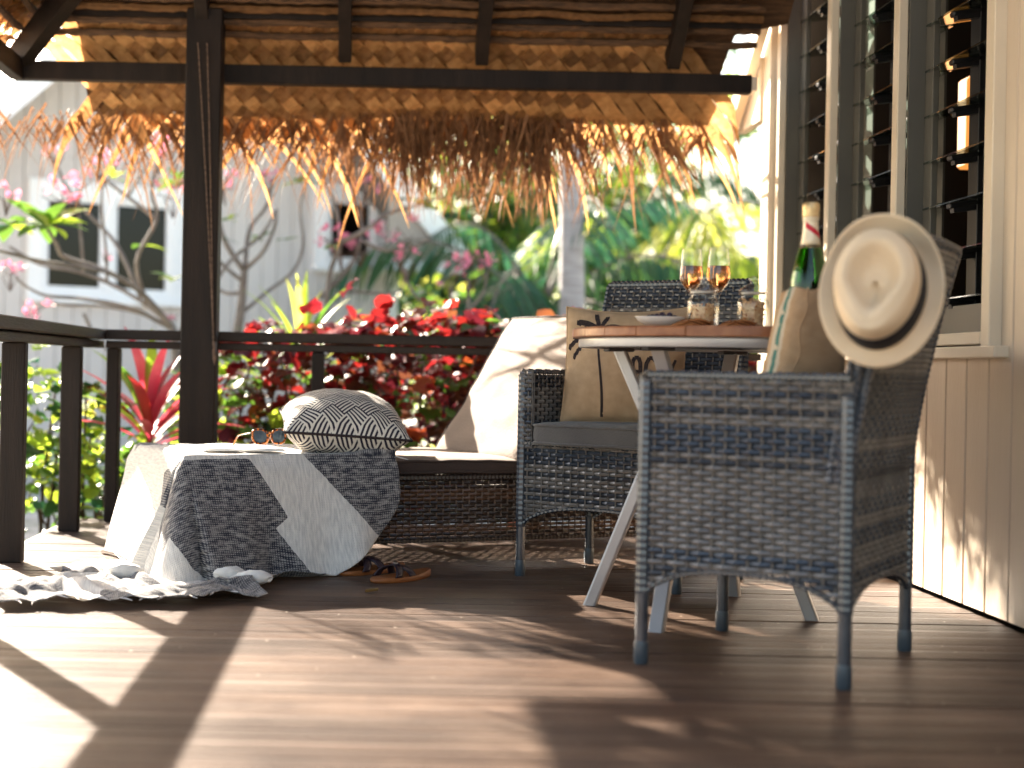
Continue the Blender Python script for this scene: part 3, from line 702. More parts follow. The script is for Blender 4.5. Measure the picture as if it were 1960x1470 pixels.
mb.add(V, [(0, 1, 2, 3), (4, 7, 6, 5), (0, 4, 5, 1), (1, 5, 6, 2)]); mb.build('boxed_soffit', M['soffit'], nh)
mb = MB(); hb(TRo-.05, te, OF-.03, OF+.02, ze-.06, ze+.03); mb.build('eave_trim', M['housetrim'], nh)
def hwin(ta, tb, za, zb, ndiv):
    global mb
    fw = .06; mb = MB()
    hb(ta, tb, -.03, .05, za, za+fw); hb(ta, tb, -.03, .05, zb-fw, zb); hb(ta, ta+fw, -.03, .05, za+fw, zb-fw); hb(tb-fw, tb, -.03, .05, za+fw, zb-fw)
    for k in range(1, ndiv): c = ta+(tb-ta)*k/ndiv; hb(c-.045, c+.045, -.03, .055, za+fw, zb-fw)
    hb(ta-.085, ta, -.01, .04, za, zb); hb(tb, tb+.085, -.01, .04, za, zb); hb(ta-.085, tb+.085, -.01, .04, zb, zb+.09)
    hb(ta-.10, tb+.10, -.03, .09, za-.05, za-.002)
    f = mb.build('window_frame', M['housetrim'], nh)
    for k in range(ndiv):
        a = ta+(tb-ta)*k/ndiv+(.045 if k else .06); b_ = ta+(tb-ta)*(k+1)/ndiv-(.06 if k == ndiv-1 else .045)
        mb = MB(); s = .035
        hb(a, b_, -.012, .03, za+fw, za+fw+s); hb(a, b_, -.012, .03, zb-fw-s, zb-fw); hb(a, a+s, -.012, .03, za+fw+s, zb-fw-s); hb(b_-s, b_, -.012, .03, za+fw+s, zb-fw-s)
        mb.build('sash', M['housetrim'], f)
        mb = MB(); mb.add([hp_(a+s, 0, za+fw+s), hp_(b_-s, 0, za+fw+s), hp_(b_-s, 0, zb-fw-s), hp_(a+s, 0, zb-fw-s)], [(0, 1, 2, 3)]); mb.build('pane', M['pane'], f)
hwin(w1[0], w1[1], W1Z[0], W1Z[1], 2); hwin(w2[0], w2[1], W2Z[0], W2Z[1], 1)
# ================================================================== WICKER
def wicker(mb, S, u0, u1, v0, v1, pu=.026, pv=.0125, vmin=None, amp=.0052, th_=.0024, r=None, mats=(0, 1, 2), stakes=True, wts=(4, 5, 2)):
    r = r or random.Random(3); nu = max(2, round((u1-u0)/pu)); nr_ = max(2, round((v1-v0)/pv)); hv = (v1-v0)/nr_*.425
    cur = 0; run = 0
    for j in range(nr_):
        v = v0+(v1-v0)*(j+.5)/nr_
        if run <= 0: cur = r.choices(mats, wts)[0]; run = r.choice((1, 1, 2, 2, 3, 4))
        run -= 1
        V = []; ok = []; jit = r.uniform(-.0006, .0006)
        for k in range(2*nu+1):
            u = u0+(u1-u0)*k/(2*nu)
            ok.append(vmin is None or v >= vmin(u)+.001)
            off = amp*(1 if (k//2+j) % 2 else -1) if k % 2 == 0 else 0.0
            off += jit
            V.append((S(u, v+hv, off), S(u, v, off+th_), S(u, v-hv, off), S(u, v, off-th_)))
        k = 0
        while k < len(V):
            if not ok[k]: k += 1; continue
            e = k
            while e+1 < len(V) and ok[e+1]: e += 1
            if e > k:
                vs = [p for q in V[k:e+1] for p in q]; fs = []
                for i in range(e-k):
                    a = i*4
                    for c in range(4): fs.append((a+c, a+(c+1) % 4, a+4+(c+1) % 4, a+4+c))
                mb.add(vs, fs, cur)
            k = e+1
    if stakes:
        for k in range(0, nu+1):
            u = u0+(u1-u0)*k/nu; a = v0 if vmin is None else max(v0, vmin(u)); n = 5
            mb.tube([S(u, a+(v1-a)*i/n, 0) for i in range(n+1)], .0028, 4, 1)
def rim(mb, pts, rad, mi=0, n=6, step=.007, amp=.14):
    # wrapped edge: short ridges round a tube
    P = []; acc = 0
    for a, b_ in zip(pts[:-1], pts[1:]):
        a = Vector(a); b_ = Vector(b_); m_ = max(1, int((b_-a).length/step))
        P += [a.lerp(b_, i/m_) for i in range(m_)]
    P.append(Vector(pts[-1])); mb.tube(P, [rad*(1+amp*(1 if i % 2 else -1)) for i in range(len(P))], n, mi)
WK = [M['wk_a'], M['wk_b'], M['wk_c']]
def build_chair(label, group):
    t = empty('wicker_armchair', (0, 0, 0), 0, label, 'chair', group)
    Wc, Dc, HA, HB = .54, .45, .64, .935
    r = random.Random(12)
    lean = lambda z: 0 if z < .43 else .105*((z-.43)/.51)**1.35
    fl = lambda z: .0 if z < .43 else -.042*((z-.43)/.5)
    def arch(w, z0, pk): return lambda u: z0+(pk-z0)*max(0, 1-(abs(2*u/w))**2.6)**.75
    for sx in (-1, 1):
        mb = MB(); aS = arch(Dc, .148, .218)
        wicker(mb, lambda u, v, o: Vector((sx*(Wc/2+o), u, v)), -Dc/2, Dc/2+.004, .148, HA-.008, vmin=aS, r=r)
        wicker(mb, lambda u, v, o: Vector((sx*(Wc/2-.042-o), u, v)), -Dc/2+.005, Dc/2-.01, .40, HA-.01, r=r)
        wicker(mb, lambda u, v, o: Vector((sx*(Wc/2-.021+v), u, HA+.002+o)), -Dc/2, Dc/2, -.021, .021, pv=.0105, r=r)
        wicker(mb, lambda u, v, o: Vector((sx*(Wc/2-.021+u), -Dc/2-.006-o, v)), -.021, .021, .40, HA, pu=.014, r=r)
        rim(mb, [(sx*(Wc/2+.001), -Dc/2+.01, HA-.001), (sx*(Wc/2+.001), Dc/2, HA-.001)], .0075)
        rim(mb, [(sx*(Wc/2-.042), -Dc/2+.01, HA-.001), (sx*(Wc/2-.042), Dc/2, HA-.001)], .0065)
        rim(mb, [(sx*Wc/2, -Dc/2+Dc*i/16, aS(-Dc/2+Dc*i/16)) for i in range(17)], .006)
        mb.build('arm', WK, t)
    mb = MB(); aF = arch(Wc, .155, .225)
    wicker(mb, lambda u, v, o: Vector((u, -Dc/2-o, v)), -Wc/2, Wc/2, .155, .415, vmin=aF, r=r)
    rim(mb, [(-Wc/2+Wc*i/16, -Dc/2, aF(-Wc/2+Wc*i/16)) for i in range(17)], .006)
    rim(mb, [(-Wc/2, -Dc/2-.004, .417), (Wc/2, -Dc/2-.004, .417)], .008); mb.build('front_panel', WK, t)
    mb = MB(); aB = arch(Wc, .140, .205)
    cv = lambda u: .012*(1-(2*u/Wc)**2)
    wicker(mb, lambda u, v, o: Vector((u*(1+fl(v)*2), Dc/2+lean(v)+o+cv(u)*(v > .43), v)), -Wc/2, Wc/2, .140, HB, vmin=aB, r=r)
    wicker(mb, lambda u, v, o: Vector((u*(1+fl(v)*2), Dc/2-.040+lean(v)-o+cv(u)*(v > .43), v)), -Wc/2, Wc/2, .42, HB, r=r)
    for dy in (.0, -.020, -.040): rim(mb, [(Wc*(i/12-.5)*(1+2*fl(HB)), Dc/2+dy+lean(HB)+cv(Wc*(i/12-.5)), HB+.002+(.004 if dy == -.02 else 0)) for i in range(13)], .0115 if dy == -.02 else .008)
    for sx in (-1, 1):
        for dy in (.0, -.020, -.040): rim(mb, [(sx*(Wc/2)*(1+fl(z)*2), Dc/2+lean(z)+dy, z) for z in [.42+.0515*i for i in range(11)]], .0115 if dy == -.02 else .008)
    rim(mb, [(-Wc/2+Wc*i/16, Dc/2, aB(-Wc/2+Wc*i/16)) for i in range(17)], .006)
    mb.build('backrest', WK, t)
    mb = MB(); mb.box((0, 0, .392), (Wc-.03, Dc-.02, .02)); mb.build('seat', M['wk_c'], t)
    mb = MB()      # dark sheets added between the skins, shade of the weave gaps put into colour
    def sheet(fn, n=14):
        mb.grid(fn, n, n)
    for sx in (-1, 1):
        sheet(lambda u, v: (lambda y: Vector((sx*(Wc/2-.014), y, (aS(y)+.012)+(HA-.015-aS(y)-.012)*v)))(-Dc/2+.01+(Dc-.02)*u))
    sheet(lambda u, v: (lambda x: Vector((x, -Dc/2+.012, aF(x)+.012+(.40-aF(x)-.012)*v)))(-Wc/2+.015+(Wc-.03)*u))
    sheet(lambda u, v: (lambda x: (lambda z: Vector((x*(1+fl(z)*2), Dc/2-.018+lean(z)+cv(x)*(z > .43), z)))(aB(x)+.012+(HB-.01-aB(x)-.012)*v))(-Wc/2+.015+(Wc-.03)*u))
    mb.build('gap_shade', M['gap_shade'], t)
    for sx in (-1, 1):
        for sy in (-1, 1):
            x, y = sx*(Wc/2-.004), sy*(Dc/2-.004); zt = .63 if sy < 0 else .60
            mb = MB(); rim(mb, [(x, y, .155), (x, y, zt)], .0165, 0, 8, .008, .03); mb.tube([(x, y, .045), (x, y, .158)], .0145, 12, 0); lg = mb.build('leg', WK, t)
            mb = MB(); mb.lathe([(.0140, .0), (.0165, .004), (.0165, .046), (.0148, .052)], 10, (x, y, 0)); mb.build('foot_cap', M['wk_cap'], lg, smooth=True, auto=40)
    return t
CG = 'slate wicker armchairs round the table'
ch1 = build_chair('slate wicker armchair in the foreground with the straw hat hung on its back', CG)
ch1.location = (.925, 3.45, 0); ch1.rotation_euler = (0, 0, R(238))
ch2 = copy_tree(ch1); ch2.location = (.807, 4.752, 0); ch2.rotation_euler = (0, 0, R(323.1)); ch2['label'] = 'slate wicker armchair behind the table with the palm tree pillow on it'

# ---- soft things: box cushion with piping, and plump pillows
def cushion(name, w_, d_, h_, mat, r, piping=None, bul=.012, n=18):
    mb = MB()
    def sgn(x): return (x > 0)-(x < 0)
    seed = r.uniform(0, 50)
    for side in (1, -1):
        def fn(u, v):
            a, b_ = 2*u-1, 2*v-1; ea = (1-abs(a)**5)**.35 if abs(a) < 1 else 0; eb = (1-abs(b_)**5)**.35 if abs(b_) < 1 else 0
            cr = 1-.06*(abs(a)**4*abs(b_)**4)
            z = side*(h_/2+bul*ea*eb*(1+.5*noise.noise(Vector((a*2+seed, b_*2, side)))))
            return Vector((a*w_/2*cr, b_*d_/2*cr, z+.004*noise.noise(Vector((a*5+seed, b_*5, 0)))))
        if side > 0: mb.grid(fn, n, n)
        else: mb.grid(lambda u, v: fn(1-u, v), n, n)
    per = [(i/n, 0) for i in range(n)]+[(1, i/n) for i in range(n)]+[(1-i/n, 1) for i in range(n)]+[(0, 1-i/n) for i in range(n)]
    K = len(per); V = []
    for q in (0, .5, 1):
        for (u, v) in per:
            a, b_ = 2*u-1, 2*v-1; cr = 1-.06*(abs(a)**4*abs(b_)**4)+(.012 if q == .5 else 0)
            V.append((a*w_/2*cr, b_*d_/2*cr, h_/2-h_*q+.004*noise.noise(Vector((a*5+seed, b_*5, 0)))))
    mb.add(V, [(q*K+i, q*K+(i+1) % K, (q+1)*K+(i+1) % K, (q+1)*K+i) for q in (0, 1) for i in range(K)])
    o = mb.build(name, mat, smooth=True)
    for zz in (1, -1):
        mb = MB(); pp = []
        for (u, v) in per+[per[0]]:
            a, b_ = 2*u-1, 2*v-1; cr = 1-.06*(abs(a)**4*abs(b_)**4)+.008
            pp.append((a*w_/2*cr, b_*d_/2*cr, zz*h_/2+.004*noise.noise(Vector((a*5+seed, b_*5, 0)))))
        mb.tube(pp, .0042, 6); mb.build('piping', piping or mat, o, smooth=True)
    return o
rc = random.Random(4)
sc1 = cushion('seat_cushion', .45, .43, .055, M['fab_grey'], rc); tag(sc1, 'charcoal seat cushion on the foreground wicker armchair, under the burlap bag', 'cushion', 'charcoal seat cushions')
sc1.location = (.925, 3.45, .445); sc1.rotation_euler = (0, 0, R(238))
sc2 = cushion('seat_cushion', .45, .47, .055, M['fab_grey'], rc); tag(sc2, 'charcoal seat cushion on the wicker armchair behind the table', 'cushion', 'charcoal seat cushions')
fw = Vector((-.6, -.8, 0)); sc2.location = Vector((.807, 4.752, .447))+fw*.02; sc2.rotation_euler = (0, 0, R(323.1))
def pillow(name, w_, h_, th_, mat, r, n=34, ear=.10, sag=0):
    # two bulging faces meeting at a seam; local X width, Y height, Z thickness
    seed = r.uniform(0, 60); mb = MB(); UV = []
    def fn(u, v, side):
        a, b_ = 2*u-1, 2*v-1
        pin = 1-ear*((1-a*a)*abs(b_)**2.2) ; pin2 = 1-ear*((1-b_*b_)*abs(a)**2.2)
        x = a*w_/2*pin2; y = b_*h_/2*pin
        e = max(0, (1-abs(a)**2.3))*max(0, (1-abs(b_)**2.3)); z = side*th_/2*e**.55
        z += side*.006*noise.noise(Vector((a*3+seed, b_*3, side)))*min(1, e*4)
        wr = max(abs(a), abs(b_))**6
        z += .004*wr*math.sin(14*(a-b_)+seed)*(e > 0)
        y += -sag*(1-a*a)*max(0, b_)
        return Vector((x, y, z))
    for side in (1, -1):
        b0 = len(mb.v); mb.grid(lambda u, v: fn(u, v, side), n, n)
        UV += [(i/n, j/n) for j in range(n+1) for i in range(n+1)]
    o = mb.build(name, mat, smooth=True)
    uvl = o.data.uv_layers.new(name='UVMap'); vi = np.zeros(len(o.data.loops), dtype=np.int32); o.data.loops.foreach_get('vertex_index', vi)
    uvl.data.foreach_set('uv', np.array(UV, dtype=np.float32)[vi].ravel())
    per = [(i/n, 0) for i in range(n)]+[(1, i/n) for i in range(n)]+[(1-i/n, 1) for i in range(n)]+[(0, 1-i/n) for i in range(n+1)]
    return o, (lambda u, v, s=1, off=0: fn(u, v, s)+Vector((0, 0, s*off))), per
# palm print pillow on the rear chair
pl, pf, per = pillow('palm_print_pillow', .385, .375, .13, M['burlap'], rc, sag=.010, ear=.05)
tag(pl, 'square burlap pillow printed with a black palm tree and letters, on the rear chair', 'pillow')
pn = Vector((-.30, -.93, .20)).normalized(); px_ = Vector((.95, -.30, 0)).normalized(); py_ = pn.cross(px_)
pl.matrix_world = Matrix.Translation((.775, 4.73, .665)) @ Matrix((px_, py_, pn)).transposed().to_4x4()
mb = MB(); mb.tube([pf(u, v) for (u, v) in per], .0028, 5); mb.build('seam', M['burlap'], pl, smooth=True)
# print on the pillow: strokes laid on the cloth
def stroke(mb, pts, wd, off=.0012):
    P = [pf(u, v, 1, off) for (u, v) in pts]
    for i in range(len(P)-1):
        a, b_ = P[i], P[i+1]; d = (b_-a); 
        if d.length < 1e-6: continue
        w0 = wd[i] if hasattr(wd, '__len__') else wd; w1_ = wd[i+1] if hasattr(wd, '__len__') else wd
        s_ = Vector((-d.y, d.x, 0)).normalized(); e = d.normalized()*.0008
        mb.add([a+s_*w0/2-e, a-s_*w0/2-e, b_-s_*w1_/2+e, b_+s_*w1_/2+e], [(0, 1, 2, 3)])
mb = MB(); tr_ = [(.37+.035*math.sin(k*.25)-.05+.006*k/2, .0+.055+.045*k) for k in range(17)]; tr_ = [(.345-.0022*k+.012*math.sin(k*.4), .03+.0505*k) for k in range(16)]
stroke(mb, tr_, [.009-.0002*k for k in range(16)]); tx_, ty_ = tr_[-1]
rp = random.Random(8)
for a in (-15, 15, 45, 75, 100, 130, 160, 190, 215, -40):
    Lf = rp.uniform(.20, .30); pts = []
    for k in range(9):
        f = k/8; x = tx_+Lf*f*math.cos(R(a)); y = ty_+Lf*f*math.sin(R(a))*.8-.10*f*f*(1 if abs(math.cos(R(a))) > .3 else .3); pts.append((min(.97, max(.03, x)), min(.96, y)))
    stroke(mb, pts, .009)
    for k in range(1, 9):
        for sd in (-1, 1):
            for q in (0, .5):
                x, y = pts[k]; x -= q*.02*math.cos(R(a)); stroke(mb, [(x, y), (x+.014*math.cos(R(a))+sd*.004, y-.040*(.6+.4*rp.random())*(1.2 if sd < 0 else .5))], [.013, .005])
mb.build('palm_print', M['ink'], pl)
LET = {'A': [[(0, 0), (.12, .8), (.3, 1), (.7, 1), (.88, .8), (1, 0)], [(.1, .4), (.9, .4)]], 'C': [[(1, .9), (.75, 1), (.4, 1), (.1, .75), (.02, .4), (.15, .08), (.45, 0), (.9, .05)]], 'Y': [[(0, 1), (.5, .45), (1, 1)], [(.5, .45), (.5, 0)]]}
for (c, x0) in (('A', .580), ('C', .690), ('Y', .850)):
    mb = MB()
    for ln in LET[c]: stroke(mb, [(x0+.078*p, .335+.195*q) for (p, q) in ln], .0125)
    mb.build('letter', M['ink'], pl)
_ = 0
# zigzag pillow on the daybed
zp, pf2, per2 = pillow('zigzag_pillow', .41, .40, .225, M['zigzag'], rc, ear=.05)
tag(zp, 'plump black and cream zigzag pillow lying on the throw', 'pillow')
zp.matrix_world = Matrix.Translation((-.105, 5.02, .452)) @ Matrix.Rotation(R(6), 4, 'Z') @ Matrix.Rotation(R(9), 4, 'X') @ Matrix.Rotation(R(3), 4, 'Y')
mb = MB(); mb.tube([pf2(u, v) for (u, v) in per2], .0045, 6); mb.build('piping', M['ink'], zp, smooth=True)

# ================================================================== DAYBED
DA = math.atan2(.40, .92); DF = Vector((-.578, 4.60, 0)); DE = Vector((math.cos(DA), math.sin(DA), 0)); DN = Vector((-math.sin(DA), math.cos(DA), 0))
LD, WD_, Z0, Z1, ZM = 1.86, .64, .083, .288, .352; LH = 1.20
db = empty('wicker_daybed', DF, DA, 'long dark brown wicker daybed by the railing with raised head end', 'daybed')
WB = [M['wb_a'], M['wb_b'], M['wb_a']]; r = random.Random(9)
def dsag(u): return Z0+.012*math.sin(u*5)
for nm, S, a, b_ in (('side_panel', lambda u, v, o: Vector((u, -o+.008, v)), 0, LD), ('side_panel', lambda u, v, o: Vector((u, WD_-.008+o, v)), 0, LD),
                     ('end_panel', lambda u, v, o: Vector((.008-o, u, v)), 0, WD_), ('end_panel', lambda u, v, o: Vector((LD-.008+o, u, v)), 0, WD_)):
    mb = MB(); wicker(mb, S, a, b_, Z0, Z1, pu=.024, pv=.0128, r=r, amp=.0034, wts=(5, 2, 3), vmin=None)
    mb.build(nm, WB, db)
mb = MB(); rim(mb, [(0, 0, Z1), (LD, 0, Z1), (LD, WD_, Z1), (0, WD_, Z1), (0, 0, Z1)], .010); rim(mb, [(0, .004, Z0), (LD, .004, Z0), (LD, WD_, Z0), (0, WD_, Z0), (0, 0, Z0)], .007); mb.build('edge_binding', WB, db)
mb = MB()
for k in range(11): mb.box((.08+k*.17, WD_/2, Z1-.012), (.05, WD_-.03, .012))
mb.build('support_slats', M['metal_dk'], db)
for x in (.05, LD/2, LD-.05):
    for y in ((.05, WD_-.05) if abs(x-LD/2) > .1 else (WD_-.05,)):
        mb = MB(); mb.tube([(x, y, 0), (x, y, Z0+.02)], .016, 10); mb.build('leg', M['wb_a'], db, smooth=True, auto=40)
bk_ang = R(58)
mb = MB(); hx = LH; c_ = lambda l, h: (hx+l*math.cos(bk_ang)-h*math.sin(bk_ang), Z1+.005+l*math.sin(bk_ang)+h*math.cos(bk_ang))
wicker(mb, lambda u, v, o: Vector((c_(v, -.012-o)[0], u, c_(v, -.012-o)[1])), .02, WD_-.02, .0, .60, pu=.026, pv=.014, r=r); mb.build('back_panel', WB, db)
mb = MB()
for y in (.08, WD_-.08): mb.tube([(c_(.42, -.03)[0], y, c_(.42, -.03)[1]), (LD-.12, y, Z1-.01)], .011, 8)
mb.build('back_prop', M['metal_dk'], db, smooth=True)
# mattress: flat part and raised head
mt = empty('daybed_mattress', DF, DA, 'brown canvas mattress on the daybed, its head end raised behind the chair', 'mattress')
def slab(name, w_, l_, h_, mat, matE, wrinkle=.005):
    mb = MB(); n1_, n2_ = 40, 22
    def prof(a): return (1-abs(a)**10)**.3 if abs(a) < 1 else 0
    def fn(side):
        def g(u, v):
            a, b_ = 2*u-1, 2*v-1; e = prof(a)*prof(b_)
            z = side*(h_/2*(.62+.38*e)+.004*noise.noise(Vector((a*6, b_*4, side*2)))+wrinkle*noise.noise(Vector((a*2.5, b_*1.7, side*3+1))))
            return Vector((a*l_/2, b_*w_/2, z))
        return g
    mb.grid(fn(1), n1_, n2_, 0); f2 = fn(-1); mb.grid(lambda u, v: f2(1-u, v), n1_, n2_, 0)
    top, bot = fn(1), fn(-1); per = [(i/n1_, 0) for i in range(n1_)]+[(1, i/n2_) for i in range(n2_)]+[(1-i/n1_, 1) for i in range(n1_)]+[(0, 1-i/n2_) for i in range(n2_)]
    V = []; K = len(per)
    for q in (0, .5, 1):
        for (u, v) in per:
            a, b_ = top(u, v), bot(u, v); p = a.lerp(b_, q)
            if q == .5: p.x *= 1.006; p.y *= 1.012
            V.append(p)
    mb.add(V, [(q*K+i, q*K+(i+1) % K, (q+1)*K+(i+1) % K, (q+1)*K+i) for q in (0, 1) for i in range(K)], 1)
    o = mb.build(name, [mat, matE], mt, smooth=True)
    for f in (top, bot):
        mb = MB(); mb.tube([f(u, v)*1.003 for (u, v) in per+[per[0]]], .0045, 6); mb.build('piping', M['fab_edge'], o, smooth=True)
    return o
o = slab('flat_section', WD_, LH, ZM-Z1-.006, M['fab_taupe'], M['fab_edge']); o.location = (LH/2, WD_/2, (ZM+Z1)/2+.002)
o = slab('raised_section', WD_, .60, .070, M['fab_taupe'], M['fab_taupe'], .010)
cx, cz = c_(.305, .040); o.location = (cx, WD_/2, cz); o.rotation_euler = (0, -bk_ang, 0)

# ================================================================== THROW
def sm(a, b_, x): x = min(1, max(0, (x-a)/(b_-a))); return x*x*(3-2*x)
TW = .60
def smin_(t): return -.38-.36*sm(.25, .62, t)-.40*sm(.72, 1.15, t)
def smax_(t): return .76-.06*sm(0, .7, t)-.62*sm(.72, 1.30, t)
zt_ = ZM+.010
def cloth(u, v):
    t = 1.50*v; s0, s1 = smin_(t), smax_(t); s = s0+(s1-s0)*u
    ds = max(0, -s); dt = max(0, t-TW); r_ = math.hypot(ds, dt)
    bL = max(s, 0); bW = max(TW-t, 0.0)
    n1 = noise.noise(Vector((s*3.1, t*3.1, 1.3))); n2 = noise.noise(Vector((s*9, t*9, 4.1))); n3 = noise.noise(Vector((s*22, t*22, 2.2)))
    if r_ < 1e-6:
        z = zt_+.004*n2+.003
        bu = sm(.50, .70, s)*sm(.12, .34, t)       # scrunched heap at the right end of the top
        z += bu*(.020+.030*abs(noise.noise(Vector((s*16, t*12, 7))))+.012*n3)
        bb = sm(.55, .0, t)*sm(.0, .06, t); z += .018*bb*abs(noise.noise(Vector((s*7, t*12, 3))))*sm(.55, .2, s)
        if s > .74: z -= .01
        return Vector((bL, bW, z))
    ph = math.atan2(dt, ds); q = ph/(math.pi/2)          # 0 at the left end, 1 on the front
    corner = 1-abs(2*q-1) if (ds > 0 and dt > 0) else 0
    if dt > 0 and ds == 0: al = R(20+15*sm(.42, .0, s)); 
    elif dt == 0: al = R(8+10*sm(.3, .6, t))
    else: al = R(10+25*sm(0, 1, q)+8*corner)
    fold = .034*math.sin(s*15+1.0+1.5*n1)*sm(0, .28, dt)+.014*math.sin(s*37+2+2*n1)*sm(.06, .35, dt) if ds == 0 else .030*math.sin(q*9+1.0)*sm(.03, .3, r_)
    fold += .012*n1*sm(0, .2, r_)
    rf = (zt_-.012)/math.cos(al)
    rr = .018                                           # rounded bend over the edge
    if r_ < rf:
        out = r_*math.sin(al)+fold*r_/rf*1.2+rr*sm(0, .05, r_); z = zt_-r_*math.cos(al)
        z += .010*sm(.03, 0, r_)*.3
    else:
        ex = r_-rf; out = rf*math.sin(al)+fold*1.2+rr+ex*.62+.02*n1
        z = .006+sm(0, .06, ex)*(.036*abs(noise.noise(Vector((s*4.5, t*4.5, 8))))+.010*abs(n2)+.010)*(1 if ex > .02 else .6)
        if ex > .12: z += .011*abs(math.sin(ex*17+5*n1))
    cs, sn = (0, 1) if ds == 0 else ((1, 0) if dt == 0 else (math.cos(ph), math.sin(ph)))
    lat = 0
    if r_ >= rf: lat = .010*n2
    z += .0035*n2*sm(0, .1, r_)+.0015*n3
    return Vector((bL-out*cs+lat, bW-out*sn+lat, max(z, .005)))
# the dark blocks of the check, as polygons in the cloth's own (s, t)
POLY = [[(-.02, .615), (.205, .612), (.31, .80), (.27, .84), (.36, .97), (.44, 1.02), (.42, 1.12), (.16, 1.12), (-.06, .98), (-.15, .80)],
        [(.375, .585), (.80, .54), (.80, .66), (.66, .84), (.60, .86)],
        [(-.06, .50), (-.015, .60), (-.13, .84), (-.22, .92), (-.30, .80), (-.16, .60)],
        [(-.02, .03), (.24, -.05), (.22, .14), (.08, .20)], [(.30, .10), (.45, .05), (.46, .22), (.33, .24)],
        [(.44, .52), (.62, .36), (.80, .30), (.80, .50), (.55, .57)],
        [(-.55, .95), (-.28, 1.02), (-.20, 1.20), (-.45, 1.30), (-.7, 1.1)], [(-.16, 1.16), (.2, 1.2), (.2, 1.5), (-.10, 1.5)], [(-.8, .62), (-.52, .66), (-.5, .84), (-.8, .80)], [(-.6,1.35),(-.25,1.3),(-.25,1.5),(-.6,1.5)], [(-1.3,1.22),(-.82,1.18),(-.75,1.5),(-1.3,1.5)], [(-.42,1.22),(-.2,1.17),(.12,1.3),(.12,1.5),(-.4,1.5)]]
def sdpoly(x, y, P):
    ins = False; dmin = 9
    for i in range(len(P)):
        x1, y1 = P[i]; x2, y2 = P[(i+1) % len(P)]
        if (y1 > y) != (y2 > y) and x < (x2-x1)*(y-y1)/(y2-y1)+x1: ins = not ins
        dx, dy = x2-x1, y2-y1; k = max(0, min(1, ((x-x1)*dx+(y-y1)*dy)/(dx*dx+dy*dy))); dmin = min(dmin, math.hypot(x-x1-k*dx, y-y1-k*dy))
    return dmin if ins else -dmin
NU, NV = 160, 200
mb = MB(); mb.grid(cloth, NU, NV)
bl_ = mb.build('checked_throw', M['throw'], smooth=True); bl_.location = DF; bl_.rotation_euler = (0, 0, DA)
tag(bl_, 'white and charcoal checked throw draped over the daybed end, trailing on the deck', 'throw')
pat = np.zeros(len(mb.v), dtype=np.float32); UVs = []
i = 0
for jv in range(NV+1):
    t = 1.50*jv/NV
    for iu in range(NU+1):
        s = smin_(t)+(smax_(t)-smin_(t))*iu/NU; pat[i] = max(sdpoly(s, t, P_) for P_ in POLY); i += 1; UVs.append((s, t))
att = bl_.data.attributes.new('patch', 'FLOAT', 'POINT'); att.data.foreach_set('value', pat)
uvl = bl_.data.uv_layers.new(name='UVMap'); vi = np.zeros(len(bl_.data.loops), dtype=np.int32); bl_.data.loops.foreach_get('vertex_index', vi); uvl.data.foreach_set('uv', np.array(UVs, dtype=np.float32)[vi].ravel())
md = bl_.modifiers.new('thickness', 'SOLIDIFY'); md.thickness = .0022; md.offset = 1
for (px_2, py_2, dd_, ln_, ry) in ((440, 1104, 4.33, .045, .35), (487, 1112, 4.27, .050, -.25), (240, 1120, 4.35, .05, .1)):
    mb = MB(); mb.grid(lambda u, v: (lambda a, b_: Vector((ln_*math.cos(b_)*(1+.1*math.sin(3*a)), .026*math.sin(b_)*math.cos(a), .022*math.sin(b_)*math.sin(a)+.006*noise.noise(Vector((a, b_*2, ln_*99))))))(6.283*u, math.pi*v), 20, 12)
    g_ = mb.build('gathered_fold', M['throw_plain'], bl_, smooth=True); g_.matrix_parent_inverse = Matrix(); wp = at(px_2, py_2, dd_); wp.z = .045
    g_.matrix_basis = (Matrix.Translation(DF) @ Matrix.Rotation(DA, 4, 'Z')).inverted() @ (Matrix.Translation(wp) @ Matrix.Rotation(ry, 4, 'Z'))
# fringe of short tassels along the hems
mb = MB(); r = random.Random(31)
def tassel(p, d):
    d = d.normalized(); q = [p, p+d*.018+Vector((0, 0, -.001)), p+d*.036+Vector((r.uniform(-.008, .008), r.uniform(-.008, .008), -.004))]
    q = [Vector((a.x, a.y, max(.004, a.z))) for a in q]; mb.tube(q, [.0014, .0020, .0010], 4)
for k in range(12): u = k/12; p = cloth(u, 1.0); tassel(p, Vector((r.uniform(-1.4, 1.4), -1, 0)))
for k in range(26): v = .02+.40*k/26; p = cloth(1.0, v); tassel(p, Vector((1, r.uniform(-.5, .5), -.2)))
mb.build('tassels', M['page'], bl_, kind='stuff')
